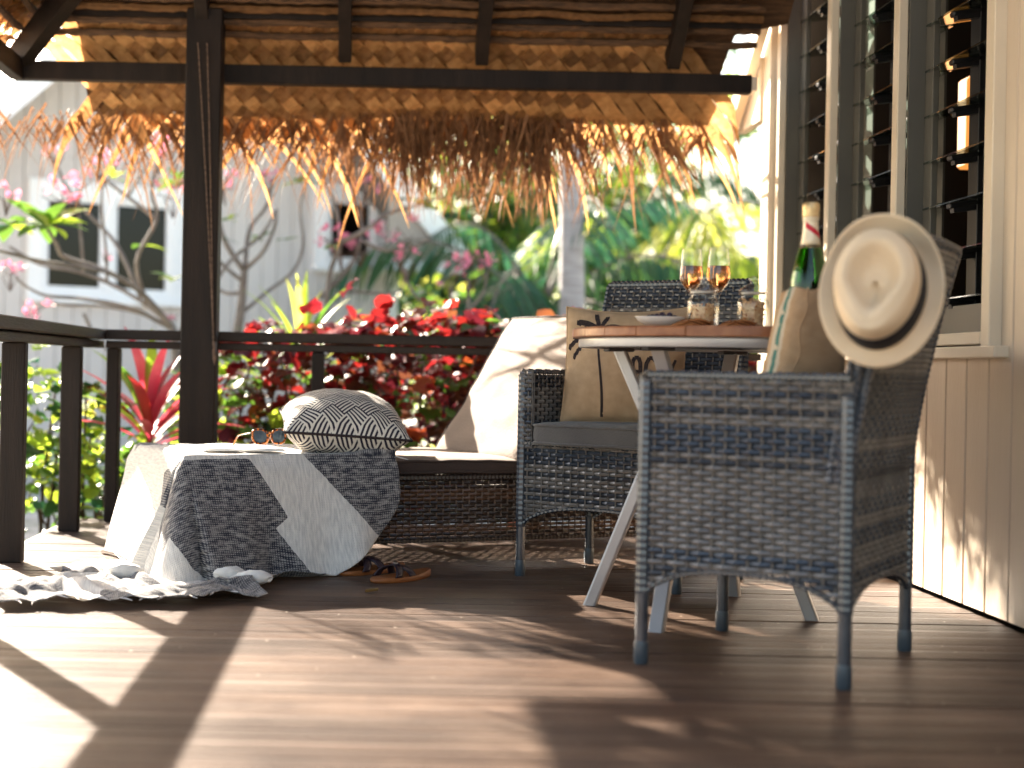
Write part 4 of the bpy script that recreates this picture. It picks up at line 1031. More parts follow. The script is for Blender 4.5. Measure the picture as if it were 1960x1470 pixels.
# ================================================================== TABLE
TC = Vector((.985, 4.08, 0)); TR_ = .455; TZ = .760
tb = empty('round_table', TC, R(8), 'round teak topped table on crossed silver metal legs', 'table')
NP = 9; pwid = 2*TR_/NP
for k in range(NP):
    y0 = -TR_+k*pwid+.0015; y1 = -TR_+(k+1)*pwid-.0015; n = 12; pts = []
    def xr(y): return math.sqrt(max(TR_**2-y*y, .0004))
    for i in range(n+1): y = y0+(y1-y0)*i/n; pts.append((xr(y), y))
    for i in range(n+1): y = y1+(y0-y1)*i/n; pts.append((-xr(y), y))
    K = len(pts); mb = MB(); V = []
    for (z, s_) in ((TZ-.026, -.002), (TZ-.023, 0), (TZ-.006, 0), (TZ-.0015, -.003), (TZ, -.007)):
        for (x, y) in pts: V.append((x*(1+s_/TR_), y+(s_ if y > (y0+y1)/2 else -s_)*.25, z))
    mb.add(V, [(q*K+i, q*K+(i+1) % K, (q+1)*K+(i+1) % K, (q+1)*K+i) for q in range(4) for i in range(K)]+[tuple(range(K-1, -1, -1)), tuple(4*K+i for i in range(K))])
    mb.build('plank', M['teak'], tb)
mb = MB(); R1 = TR_-.018
mb.lathe([(R1-.022, TZ-.052), (R1-.002, TZ-.052), (R1, TZ-.049), (R1, TZ-.031), (R1-.003, TZ-.0275), (R1-.022, TZ-.0275)], 72, closed=True); mb.build('apron_ring', M['metal'], tb, smooth=True, auto=35)
mb = MB()
for a in (20, 110): mb.box((0, 0, TZ-.040), (2*(R1-.024), .045, .022), Matrix.Rotation(R(a), 3, 'Z'))
mb.build('cross_bar', M['metal_dk'], tb)
LC = Vector((.88, 4.08, 0)); feet = [(-.277, .10), (-.170, -.315), (.28, -.095), (.172, .32)]; TO = [(-.215, .075), (-.165, -.235), (.215, -.07), (.135, .24)]
RB = Matrix.Rotation(-R(8), 3, 'Z')
for a, to in zip(feet, TO):      # hourglass legs: foot, waist, top
    F2 = Vector((a[0], a[1], 0)); P3 = [LC+F2, LC+F2*.40+Vector((0, 0, .46)), LC+Vector((to[0], to[1], TZ-.052))]; P3 = [RB @ (p_-TC) for p_ in P3]
    rad_ = (RB @ F2).normalized(); s_ = rad_.cross(Vector((0, 0, 1))).normalized(); mb = MB(); V = []
    for c_2, kk in zip(P3, (1, 1.0, 1)):
        for (i, j) in ((-1, -.7), (-.85, -1), (.85, -1), (1, -.7), (1, .7), (.85, 1), (-.85, 1), (-1, .7)):
            V.append(c_2+s_*i*.0185+rad_*j*.017*kk)
    mb.add(V, [(q*8+i, q*8+(i+1) % 8, q*8+(i+1) % 8+8, q*8+i+8) for q in (0, 1) for i in range(8)]+[tuple(range(7, -1, -1)), tuple(range(16, 24))]); q = P3[2]
    lg = mb.build('leg', M['metal'], tb)
    mb = MB(); mb.box(q+Vector((0, 0, -.004)), (.075, .05, .010), bev=.003); mb.build('bracket', M['metal_dk'], lg)
TT = TZ+.0005
# glasses of rose
def lath(prof, mat, name, parent=None, n=36, rip=None):
    mb = MB(); mb.lathe(prof, n, rip=rip); return mb.build(name, mat, parent, smooth=True, auto=50)
outer = [(.034, 0), (.034, .0018), (.020, .004), (.006, .009), (.0042, .016), (.0040, .080), (.0055, .090), (.016, .104), (.030, .119), (.0375, .132), (.0370, .145), (.0335, .180), (.0300, .207), (.0295, .2085)]
inner = [(.0290, .207), (.0325, .180), (.0360, .145), (.0365, .133), (.0292, .120), (.015, .1055), (.004, .097), (.0, .096)]
liq = [(.0, .0968), (.0040, .0975), (.0148, .1062), (.0288, .1208), (.0359, .1334), (.0356, .1450), (.0340, .1620), (.0336, .1632), (.0325, .1625), (.0, .1622)]
def wineglass(loc, label):
    o = lath(outer+inner, M['glass'], 'wine_glass', n=40); o.location = loc; o.scale = (.87, .87, 1.10); tag(o, label, 'wine glass', 'two glasses of rose wine')
    l = lath(liq, M['wine'], 'wine', o, 40); return o
gA = wineglass((.868, 4.20, TT), 'stemmed glass of amber rose wine, left of the two, behind the first jar')
gB = wineglass((.937, 4.17, TT), 'stemmed glass of amber rose wine, right of the two, between the jars')
# fluted jars of granola
def jar(loc, fill, label, seed):
    r = random.Random(seed); t = empty('glass_jar', loc, 0, label, 'jar', 'two lidded glass jars'); t.scale = (1.09, 1.09, 1.03)
    rip = lambda a, z: .012*math.cos(26*a) if .012 < z < .072 else 0
    po = [(.030, 0), (.0345, .003), (.0365, .010), (.0370, .060), (.0355, .070), (.0295, .077), (.0290, .084), (.0320, .086), (.0320, .090)]
    pi_ = [(.0295, .090), (.0265, .084), (.0268, .077), (.0325, .069), (.0342, .060), (.0338, .010), (.031, .0055), (.0, .0050)]
    mb = MB(); mb.lathe(po+pi_, 104, rip=rip); mb.build('body', M['glass'], t, smooth=True)
    mb = MB(); mb.lathe([(.0, .0915), (.030, .0912), (.0345, .093), (.0350, .0955), (.031, .0985), (.022, .107), (.010, .113), (.0065, .1155), (.0095, .119), (.0120, .124), (.0100, .129), (.005, .1315), (.0, .132)], 48); mb.build('lid', M['lid'], t, smooth=True)
    mb = MB(); mb.lathe([(.0268, .0865), (.0292, .0915)], 40); mb.build('seal', M['white_cer'], t)
    mb = MB()
    nchunk = 300
    for i in range(nchunk):
        z = .009+(fill-.009)*((i+.5)/nchunk)+r.uniform(-.003, .003); rad = .0275*math.sqrt(r.uniform(.25, 1)); a = r.uniform(0, 6.28); s_ = r.uniform(.0028, .0055)
        c = Vector((rad*math.cos(a), rad*math.sin(a), max(.0095, z))); M3 = Matrix.Rotation(r.uniform(0, 6), 3, (r.random(), r.random(), r.random()+.1))
        mb.box(c, (s_*1.5, s_, s_*.55), M3, bev=s_*.2, mi=r.choice((0, 0, 1)))
    mb.lathe([(.0, .007), (.024, .007), (.025, fill-.006), (.0, fill-.003)], 16)
    mb.build('granola', [M['granola'], M['cracker']], t, kind='stuff')
jar((.838, 3.90, TT), .058, 'fluted glass jar half full of granola, in front of the wine glasses', 3)
jar((.967, 3.90, TT), .074, 'fluted glass jar filled higher with granola, nearest the bungalow wall', 5)
# bowl of dark grapes, crackers
b0 = Vector((.735, 3.93, TT)); mb = MB()
mb.lathe([(.016, 0), (.030, .002), (.052, .016), (.060, .0265), (.0605, .0275), (.0585, .027), (.050, .017), (.029, .005), (.0, .004)], 48, rip=lambda a, z: .10*math.cos(2*a))
bo = mb.build('bowl', M['white_cer'], smooth=True); bo.location = b0; tag(bo, 'small shallow white bowl holding dark grapes on the table', 'bowl')
r = random.Random(2)
for i, (x, y, z) in enumerate([(-.030, 0, .024), (-.012, -.012, .026), (.004, .002, .031), (.021, -.010, .030), (.036, .004, .024), (-.018, .020, .026), (.012, .022, .027), (.0, -.028, .022), (.026, .018, .026)]):
    mb = MB(); rr_ = .0088; mb.lathe([(rr_*math.sin(R(a)), -rr_*1.15*math.cos(R(a))) for a in range(0, 181, 18)], 14)
    g = mb.build('grape', M['grape'], smooth=True); g.location = b0+Vector((x, y, z)); g.rotation_euler = (r.uniform(0, 1), r.uniform(0, 1), 0); tag(g, 'dark purple grape heaped in the small white bowl', 'grape', 'dark grapes in the white bowl')
def crackers(x0, y0, n, dx, label, grp):
    me = None
    for i in range(n):
        if me is None:
            mb = MB(); mb.lathe([(.0, 0), (.022, 0), (.0235, .0015), (.0235, .003), (.022, .0045), (.0, .0048)], 20, rip=lambda a, z: .03*math.cos(20*a)); o = mb.build('cracker', M['cracker']); me = o.data
        else: o = bpy.data.objects.new('cracker', me); col.objects.link(o)
        o.location = (x0+dx*i, y0+.003*math.sin(i), TT+.0085+.0007*i); o.rotation_euler = (R(4), R(-17), i*.7); tag(o, label, 'cracker', grp)
crackers(.775, 3.865, 6, .0105, 'round toasted cracker fanned out beside the white bowl', 'crackers by the white bowl')
crackers(.895, 3.88, 6, .0100, 'round toasted cracker fanned out between the two jars', 'crackers between the jars')

# ================================================================== BAG, BOTTLE, HAT
bc = Vector((.955, 3.455, .478))
def bagf(u, v):
    a = 2*math.pi*u; H = .365; w0 = .126-.070*v-.006*math.sin(v*5); d0 = .075-.016*v
    n = noise.noise(Vector((math.cos(a)*1.5, math.sin(a)*1.5, v*3)))
    k = 1+.06*n+.02*noise.noise(Vector((a*3, v*9, 0)))
    sq = (abs(math.cos(a))**3+abs(math.sin(a))**3)**(-1/3)
    x = w0*math.cos(a)*sq*k; y = d0*math.sin(a)*sq*k
    z = H*v*(1-.0)+(.012*noise.noise(Vector((a*1.3, 0, 5)))+.006*math.cos(a+.5))*(v > .9)
    if v < .06: x *= .90+1.6*v; y *= .90+1.6*v
    return Vector((x+.040*v, y, z))
mb = MB(); mb.grid(bagf, 72, 44); 
o = mb.build('burlap_bag', M['burlap_bag'], smooth=True); UVs = [(i/72, j/44) for j in range(45) for i in range(73)]
uvl = o.data.uv_layers.new(name='UVMap'); vi = np.zeros(len(o.data.loops), dtype=np.int32); o.data.loops.foreach_get('vertex_index', vi); uvl.data.foreach_set('uv', np.array(UVs, dtype=np.float32)[vi].ravel())
o.location = bc; o.rotation_euler = (0, 0, R(12)); md = o.modifiers.new('thickness', 'SOLIDIFY'); md.thickness = .0035
tag(o, 'natural burlap bag with green and white side stripes, wrapped round a bottle on the chair', 'bag')
mb = MB(); mb.lathe([(0, .004), (.058, .004), (.062, .19), (.0, .2)], 20); ln = mb.build('folded_lining', M['burlap_bag'], o)
mb = MB(); mb.tube([bagf(.66+.01*math.sin(k), k/24)*1.012 for k in range(25)], .0022, 5); mb.build('side_seam', M['burlap_bag'], o)
# champagne bottle
bt = empty('champagne_bottle', (.990, 3.47, .690), 0, 'green champagne bottle with gold foil and red sash standing in the burlap bag', 'bottle')
kx = 1.0
bprof = [(.0, .006), (.030, .0), (.0435, .004), (.0445, .012), (.0445, .150), (.0430, .172), (.0375, .200), (.0280, .232), (.0195, .262), (.0160, .285), (.0148, .300)]
mb = MB(); mb.lathe([(a*kx, z*kx) for a, z in bprof]+[(a*kx-.003 if a > .004 else 0, z*kx) for a, z in reversed(bprof)][0:-2]+[(0, .016)], 48); mb.build('glass_body', M['bottle'], bt, smooth=True)
mb = MB(); mb.lathe([(.0, .0162), (.0395*kx, .0162), (.0405*kx, .135), (.0390*kx, .165*1.0), (.0, .165)], 40); mb.build('wine', glass('pale_wine', (.55, .62, .16), 1.34), bt, smooth=True)
zc0 = .247*kx
foil = [(.0238*kx, zc0+.0), (.0200*kx, .264*kx), (.0176*kx, .283*kx), (.0166*kx, .300*kx), (.0163*kx, .306*kx), (.0182*kx, .309*kx), (.0186*kx, .313*kx), (.0176*kx, .317*kx)]
mb = MB(); mb.lathe(foil, 48); mb.build('neck_foil', M['cream_lbl'], bt, smooth=True)
mb = MB(); mb.lathe([(.0182*kx, .314*kx), (.0188*kx, .318*kx), (.0178*kx, .323*kx), (.0186*kx, .330*kx), (.0190*kx, .338*kx), (.0182*kx, .346*kx), (.0150*kx, .3485*kx), (.0, .349*kx)], 48, rip=lambda a, z: .02*math.sin(9*a+z*900)+.015*math.sin(17*a)); mb.build('foil_cap', M['gold'], bt, smooth=True)
def rfoil(z):
    for (a, b_) in zip(foil[:-1], foil[1:]):
        if a[1] <= z <= b_[1]: return a[0]+(b_[0]-a[0])*(z-a[1])/(b_[1]-a[1])
    return foil[0][0]
mb = MB()
for k in range(30):   # red sash running diagonally round the neck
    def P_(kk, up): a = R(-165+4.6*kk); z = (.2985-.00105*kk+up)*kx; return Vector((rfoil(z)*1.008*math.cos(a)+.0003*math.cos(a), rfoil(z)*1.008*math.sin(a)+.0003*math.sin(a), z))
    mb.add([P_(k, -.007), P_(k+1, -.007), P_(k+1, .007), P_(k, .007)], [(0, 1, 2, 3)])
mb.build('red_sash', M['red_lbl'], bt)
mb = MB(); mb.lathe([(.0246*kx, .2455*kx), (.0212*kx, .2570*kx)], 48); mb.build('neck_band', M['black_lbl'], bt, smooth=True)
mb = MB()
for z in (.2462, .2562): rr_ = (.0246-(z-.2455)*.0034/.0115)*kx; mb.lathe([(rr_+.0003, z*kx-.0005), (rr_+.0005, z*kx), (rr_+.0001, z*kx+.0005)], 48)
tg = mb.build('gold_lines', M['gold_ink'], bt)
def text_on_cyl(txt, size, zc, rad, a0, mat, parent):
    cu = bpy.data.curves.new('lettering', 'FONT'); cu.body = txt; cu.size = size; cu.resolution_u = 2
    ob = bpy.data.objects.new('tmp', cu); col.objects.link(ob); dg = bpy.context.evaluated_depsgraph_get(); me = bpy.data.meshes.new_from_object(ob.evaluated_get(dg)); bpy.data.objects.remove(ob)
    for v_ in me.vertices:
        a = a0+v_.co.x/rad; z = zc+v_.co.y; rr2 = rad-(v_.co.y)*.30; v_.co = (rr2*math.cos(a), rr2*math.sin(a), z)
    me.materials.append(mat); return link('lettering', me, parent)
text_on_cyl('BRUT · REIMS - FRANCE', .0078, .2485*kx, .0250*kx, R(-150), M['gold_ink'], bt)
bt.rotation_euler = (R(1), R(-1), R(18))

# fedora: crown axis turned to the camera, resting over the chair back's near corner
ht = empty('straw_hat', (0, 0, 0), 0, 'cream straw fedora with a black band hung on the foreground chair back', 'hat')
def crown(u, v):      # u round, v from the brim (0) to the top centre (1); front of the hat is local -Y
    a = 2*math.pi*u; ca, sa = math.cos(a), math.sin(a)
    bx, by = .086, .113
    if v < .62:
        f = v/.62; z = .110*math.sin(f*math.pi/2)**.9; k = 1-.13*f-.05*f*f
    else:
        f = (v-.62)/.38; k = .82*(1-f)**1.0; z = .110+.010*math.sin(min(1, f*2.2)*math.pi)*(1 if f < .46 else .0)-.030*sm(.22, .75, f)
    pinch = 1-.34*sm(0, -1, sa)*sm(.25, .62, v)*(1 if v < .62 else 1)*(abs(ca)**.6)*(1-sm(.80, .98, v))
    x = bx*k*ca*pinch; y = by*k*sa*(1+.06*sm(0, -1, sa)*(v < .7))
    z -= .016*sm(0, 1, -sa)*sm(.3, 1, v)*(1-abs(ca))
    return Vector((x, y, z))
def brim(u, v):
    a = 2*math.pi*u; ca, sa = math.cos(a), math.sin(a); k = v
    x = (.086+(.118-.086)*k)*ca; y = (.113+(.150-.113)*k)*sa
    z = -.004+(-.012*k*k*sm(.2, -1, sa)) + k**1.6*(.040*sm(.25, 1, sa)+.012*abs(ca)**2)
    z += .003*math.sin(3*a+1)*k
    return Vector((x, y, z))
mb = MB(); mb.grid(crown, 72, 34, wrapu=True); cr_ = mb.build('crown', M['straw'], ht, smooth=True); md = cr_.modifiers.new('t', 'SOLIDIFY'); md.thickness = .002
mb = MB(); mb.grid(brim, 72, 12, wrapu=True); br_ = mb.build('brim', M['straw'], ht, smooth=True); md = br_.modifiers.new('t', 'SOLIDIFY'); md.thickness = .0025
mb = MB(); mb.tube([brim(i/96, 1)*1.0 for i in range(97)], .0022, 5); mb.build('brim_edge', M['straw'], ht, smooth=True)
mb = MB()
mb.grid(lambda u, v: (lambda p: Vector((p.x*1.02, p.y*1.02, p.z)))(crown(u, .02+.20*v)), 72, 4, wrapu=True); bd = mb.build('hat_band', M['band'], ht, smooth=True); md = bd.modifiers.new('t', 'SOLIDIFY'); md.thickness = .0015
hn = Vector((-.42, -.86, .22)).normalized()                      # crown axis
hy = Vector((.13, .12, 1)); hy = (hy-hn*hy.dot(hn)).normalized(); hx_ = hy.cross(hn)
ht.matrix_world = Matrix.Translation((1.000, 3.010, .812)) @ Matrix((hx_, hy, hn)).transposed().to_4x4()

# ================================================================== SUNGLASSES, MAGAZINE, SANDALS
mg = empty('open_magazine', DF+DE*.235+DN*.17+Vector((0, 0, zt_+.012)), DA-R(8), 'open glossy magazine lying on the throw under the sunglasses', 'magazine')
for sx in (-1, 1):
    mb = MB()
    def pg(u, v, sx=sx): return Vector((sx*(.002+.125*u), .19*(v-.5), .0045*math.sin(u*math.pi*.9)**.8+.002+.001*u))
    mb.grid(pg, 14, 6); pgm = mb.build('page', M['page'], mg, smooth=True)
    mb = MB(); V = []
    for z in (-.004, 0):
        for i in range(15):
            for q in (-.5, .5): p = pg(i/14, q+.5); V.append((p.x, p.y*.99, (p.z-.001) if z == 0 else -.002))
    K = 30; mb.add(V, [(2*i, 2*i+2, K+2*i+2, K+2*i) for i in range(14)]+[(2*i+1, K+2*i+1, K+2*i+3, 2*i+3) for i in range(14)]+[(28, 29, K+29, K+28)]); mb.build('page_block', M['white_cer'], mg)
sg = empty('sunglasses', (0, 0, 0), 0, 'tortoiseshell sunglasses with blue grey lenses standing on the open magazine', 'sunglasses')
def lensring(cx, s_, out):
    pts = []
    for k in range(41):
        a = 2*math.pi*k/40; n_ = 2.6; c = math.cos(a); q = math.sin(a)
        x = .0265*math.copysign(abs(c)**(2/n_), c)*(1+.10*q*s_*(1 if c*s_ > 0 else .3)*math.copysign(1, s_)); y = .0225*math.copysign(abs(q)**(2/n_), q)+(.003*c*s_ if q > 0 else 0)
        pts.append(Vector((cx+x*out, 0.004*abs((cx+x)/.06)**2, y*out)))
    return pts
for s_ in (-1, 1):
    pts = lensring(s_*.0335, s_, 1)
    mb = MB(); mb.tube(pts, .0036, 8, flat=1.0); mb.build('rim', M['tort'], sg, smooth=True)
    ins = lensring(s_*.0335, s_, .93); c0 = sum(ins[:-1], Vector())/40; mb = MB(); mb.add(ins[:-1]+[c0+Vector((0, -.001, 0))], [(i, (i+1) % 40, 40) for i in range(40)]); mb.build('lens', M['lens'], sg, smooth=True)
    mb = MB(); hx0 = s_*.0635
    tp = crv([(hx0, .003, .012), (hx0+s_*.002, .020, .012), (hx0+s_*.001, .075, .010), (hx0-s_*.002, .105, .004), (hx0-s_*.004, .135, -.020)], 6)
    mb.tube(tp, [.0045-.0018*i/len(tp) for i in range(len(tp))], 8, flat=.5); mb.build('temple', M['tort'], sg, smooth=True)
mb = MB(); mb.tube(crv([(-.0085, .001, .008), (0, -.001, .0115), (.0085, .001, .008)], 5), .0036, 8); mb.build('bridge', M['tort'], sg, smooth=True)
sg.location = (-.335, 4.825, zt_+.054); sg.rotation_euler = (R(-6), 0, R(33))

def sandal(loc, rz_, label, flip):
    t = empty('leather_sandal', loc, rz_, label, 'sandal', 'pair of leather sandals')
    def sole(a): # outline, toe at +X
        L = .132; x = L*math.cos(a); wv = .041+.008*(math.cos(a)) ; y = wv*math.sin(a)*(1+.08*math.cos(a)); y += flip*.008*math.sin(math.pi*(x/L+1)/2); return x, y
    mb = MB(); n = 40; V = []
    for (z, k) in ((0, .96), (.004, 1), (.011, 1), (.0145, .97)):
        for i in range(n): x, y = sole(2*math.pi*i/n); V.append((x*k, y*k, z+(.010*max(0, -x/.13) if z > .005 else 0)))
    mb.add(V, [(q*n+i, q*n+(i+1) % n, (q+1)*n+(i+1) % n, (q+1)*n+i) for q in range(3) for i in range(n)]+[tuple(range(n-1, -1, -1)), tuple(3*n+i for i in range(n))]); mb.build('sole', M['leather'], t, smooth=True, auto=50)
    for (x0, x1) in ((.065, -.005), (-.005, .065)):
        mb = MB(); m_ = 16
        def st(u, v, x0=x0, x1=x1):
            a = math.pi*u; xx = x0+(x1-x0)*u+.030*(v-.5); return Vector((xx, .046*math.cos(a)*flip*(1+.0*v), .012+.036*math.sin(a)+(.003 if x0 > x1 else 0)))
        mb.grid(st, m_, 3); o = mb.build('strap', M['leather_dk'], t, smooth=True); md = o.modifiers.new('t', 'SOLIDIFY'); md.thickness = .0028
    mb = MB(); mb.box((.030, 0, .052), (.016, .012, .003), bev=.001); mb.build('buckle', M['screw'], t)
sandal((.090, 4.60, .001), R(48+180), 'tan leather sandal with dark crossed straps, the nearer one of the pair', 1)
sandal((.000, 4.735, .001), R(40+180), 'tan leather sandal with dark crossed straps, half hidden beside the throw', -1)
# a fallen pale petal on the boards
mb = MB(); mb.grid(lambda u, v: Vector(((u-.5)*.040, (v-.5)*.018*(1-(2*u-1)**2)**.5, .004+.008*(2*v-1)**2+.004*u)), 8, 5)
o = mb.build('fallen_leaf', M['lf_straw'], smooth=True); o.location = (0.0, 4.30, .0); o.rotation_euler = (0, 0, .4); tag(o, 'small pale fallen leaf on the shaded boards before the sandals', 'leaf')
# ================================================================== GARDEN
def leaf_mesh(name, L, W, mats, droop=.25, fold=.18, n=5, curl=0, wavy=0, tipw=.0, peak=.45):
    V = []; F = []
    for k in range(n+1):
        f = k/n; ww = W/2*max(.02, math.sin(math.pi*(f**(math.log(.5)/math.log(peak)))))**.8 if 0 < f < 1 else W*.03
        y = L*f*(1-droop*.3*f*f); z = -droop*L*f*f; wz = wavy*math.sin(k*2.4)*W
        V += [(-ww, y, z+fold*ww+wz), (0, y, z), (ww, y, z+fold*ww-wz)]
    for k in range(n):
        b0 = k*3; F += [(b0, b0+1, b0+4, b0+3), (b0+1, b0+2, b0+5, b0+4)]
    return np.array(V, dtype=np.float64), F
def orient(d, roll, up=Vector((0, 0, 1))):
    y = d.normalized(); x = y.cross(up)
    if x.length < .05: x = Vector((1, 0, 0))
    x.normalize(); z = x.cross(y); q = Quaternion(y, roll); return Matrix((q @ x, y, q @ z)).transposed()
class Foliage:
    """collects leaves; the largest stay single objects, the rest join into one mesh"""
    def __init__(s): s.L = []
    def add(s, tpl, p, d, size, roll, mi): s.L.append((tpl, p, d, size, roll, mi))
    def build(s, name, tpls, mats, parent, nparts=0, part='leaf', rnd_=None):
        r = rnd_ or rnd; L = s.L
        if nparts:
            idx = sorted(range(len(L)), key=lambda i: L[i][1].y)[:nparts]; ch = set(idx); cache = {}
            for i in idx:
                tpl, p, d, size, roll, mi = L[i]; key = (tpl, mi)
                if key not in cache:
                    me = bpy.data.meshes.new(part); me.from_pydata([tuple(v) for v in tpls[tpl][0]], [], tpls[tpl][1]); me.materials.append(mats[mi]); me.polygons.foreach_set('use_smooth', [True]*len(me.polygons)); cache[key] = me
                o = bpy.data.objects.new(part, cache[key]); col.objects.link(o); o.parent = parent
                o.matrix_basis = Matrix.Translation(p) @ orient(d, roll).to_4x4() @ Matrix.Scale(size, 4)
            L = [L[i] for i in range(len(L)) if i not in ch]
        if not L: return None
        VV = []; FF = []; MI = []; off = 0
        for tpl, p, d, size, roll, mi in L:
            v, f = tpls[tpl]; Mx = np.array(orient(d, roll)); VV.append(v @ Mx.T*size+np.array(p)); 
            FF.append(np.array(f)+off); MI += [mi]*len(f); off += len(v)
        V = np.concatenate(VV); F = np.concatenate(FF); me = bpy.data.meshes.new(name)
        me.vertices.add(len(V)); me.vertices.foreach_set('co', V.ravel()); me.loops.add(F.size); me.loops.foreach_set('vertex_index', F.ravel().astype(np.int32))
        me.polygons.add(len(F)); me.polygons.foreach_set('loop_start', np.arange(0, F.size, 4, dtype=np.int32)); me.polygons.foreach_set('loop_total', np.full(len(F), 4, dtype=np.int32))
        for m_ in mats: me.materials.append(m_)
        me.polygons.foreach_set('material_index', np.array(MI, dtype=np.int32)); me.polygons.foreach_set('use_smooth', np.ones(len(F), dtype=bool)); me.update(calc_edges=True); me.validate()
        o = link(name, me, parent); o['kind'] = 'stuff'; return o
TPL = {'broad': leaf_mesh('l', 1, .62, 0, .30, .22, 5, wavy=.05), 'wavy': leaf_mesh('l', 1, .85, 0, .28, .1, 6, wavy=.13), 'oval': leaf_mesh('l', 1, .42, 0, .25, .2, 5),
       'blade': leaf_mesh('l', 1, .085, 0, .30, .35, 8, peak=.38), 'strap': leaf_mesh('l', 1, .115, 0, .34, .35, 8, peak=.5), 'petal': leaf_mesh('l', 1, .62, 0, -.25, .3, 4, peak=.6), 'leaflet': leaf_mesh('l', 1, .075, 0, .25, .3, 4, peak=.35)}
def rdir(r, up=.3): 
    a = r.uniform(0, 6.283); z = r.uniform(-.5, .8)+up; return Vector((math.cos(a), math.sin(a), z)).normalized()
# ---- shrubs of the hedge
def shrub(name, base, rad, h0, h1, n, tpls, size, mats, wts, label, cat, group, seed, nparts=45, stems=8, top_bias=.5, stemmat='bark_d'):
    r = random.Random(seed); t = empty(name, (base[0], base[1], GZ), 0, label, cat, group); fo = Foliage()
    tips = []
    for k in range(stems):
        a = 6.283*k/stems+r.uniform(-.4, .4); q = r.uniform(.2, .95); top = Vector((math.cos(a)*rad[0]*q, math.sin(a)*rad[1]*q, r.uniform(h0*.6+h1*.4, h1)-GZ))
        p0 = Vector((math.cos(a)*.06, math.sin(a)*.06, 0)); mid = p0.lerp(top, .5)+Vector((r.uniform(-.06, .06), r.uniform(-.06, .06), 0)); pp = crv([p0, mid, top], 5)
        mb = MB(); mb.tube(pp, [.012-.008*i/len(pp) for i in range(len(pp))], 6)
        for q2 in range(4):
            s = r.uniform(.35, .9); b_ = pp[int(s*(len(pp)-1))]; e = b_+Vector((r.uniform(-.2, .2)*rad[0]*2, r.uniform(-.2, .2)*rad[1]*2, r.uniform(.08, .25))); mb.tube([b_, b_.lerp(e, .5)+Vector((0, 0, .02)), e], [.005, .004, .0025], 5); tips.append(e)
        mb.build('stem', M[stemmat], t, smooth=True); tips.append(top)
    for i in range(n):
        if r.random() < .30: c = r.choice(tips)+Vector((r.gauss(0, .07), r.gauss(0, .07), r.gauss(0, .06)))
        else:
            a = r.uniform(0, 6.283); q = math.sqrt(r.uniform(.05, 1)); f = r.random()**(1-top_bias) if r.random() < .8 else r.random()
            z = h0+(h1-h0)*f; env = .72+.28*math.sin(math.pi*min(1, f*.9+.1)); nz = 1+.22*noise.noise(Vector((math.cos(a)*2+seed, math.sin(a)*2, z*3)))
            c = Vector((math.cos(a)*rad[0]*q*env*nz, math.sin(a)*rad[1]*q*env*nz, z-GZ+.10*noise.noise(Vector((a*2, q*3, seed)))))
        d = Vector((c.x*1.2, c.y*1.2, 0))+rdir(r, .1)*.6; d.z = d.z*.8+r.uniform(-.35, .45)
        if d.length < .01: d = Vector((0, -1, .2))
        f = (c.z+GZ-h0)/max(.01, h1-h0)
        wt = [w_*(1+ (1.5*f if k == 0 else 0)) for k, w_ in enumerate(wts)]
        fo.add(r.choice(tpls), c, d, size*r.uniform(.6, 1.25), r.uniform(-.7, .7), r.choices(range(len(mats)), wt)[0])
    fo.build('foliage', TPL, mats, t, nparts, 'leaf', r)
    return t
REDS = [M['lf_red'], M['lf_dred'], M['lf_bronze'], M['lf_orange'], M['lf_green']]
GR = 'red-leaved hedge shrubs'
specs = [(-.36, 7.1, .36, .30, .93, 210, 'red-leaved shrub at the hedge end just right of the roof post'), (.16, 7.25, .42, .25, 1.02, 300, 'tall red copperleaf shrub in the middle of the hedge behind the zigzag pillow'),
         (.72, 7.4, .44, .2, .98, 320, 'red copperleaf shrub above the daybed railing, left of the mattress'), (1.25, 7.6, .42, .2, 1.00, 280, 'red copperleaf shrub behind the raised mattress'), (1.78, 7.9, .42, .2, 1.05, 240, 'bright red shrub seen above the rear chair'),
         (.45, 8.3, .5, .1, .85, 200, 'dark red shrub in the back row of the hedge')]
for i, (x, y, rd, h0, h1, n, lb) in enumerate(specs):
    shrub('copperleaf_shrub', (x, y), (rd, rd*.75), h0-.1, h1-.12, int(n*1.35), ['broad', 'broad', 'wavy'], .118, REDS, (2.3, 3.6, 3.0, .9, 1.1), lb, 'shrub', GR, 50+i, nparts=45, top_bias=.62)
GRN = [M['lf_lime'], M['lf_green'], M['lf_dark'], M['lf_yell'], M['lf_teal']]
gs = [(-2.02, 6.5, .27, -.4, .50, 210, 'leafy green shrub beyond the left railing, near the picture edge'), (-1.58, 6.95, .26, -.4, .62, 230, 'lime green wavy-leaved shrub between the left balusters'), (-1.26, 7.0, .22, -.4, .50, 150, 'dark green shrub under the pink spiky plant'),
      (-.78, 7.3, .26, -.1, .66, 170, 'lime green shrub right behind the roof post'), (-.42, 6.9, .22, -.35, .42, 130, 'low mixed green shrub under the red leaves'), (-2.5, 7.2, .4, -.4, .6, 200, 'green shrub at the far left behind the railing'),
      (-1.35, 5.6, .0, 0, 0, 0, '')]
for i, (x, y, rd, h0, h1, n, lb) in enumerate(gs):
    if not n: continue
    shrub('green_shrub', (x, y), (rd, rd), h0, h1, n, ['wavy', 'wavy', 'oval'], .115, GRN, (3, 4, 2.2, .8, 1), lb, 'shrub', 'green shrubs behind the railing', 80+i, nparts=40, top_bias=.35)
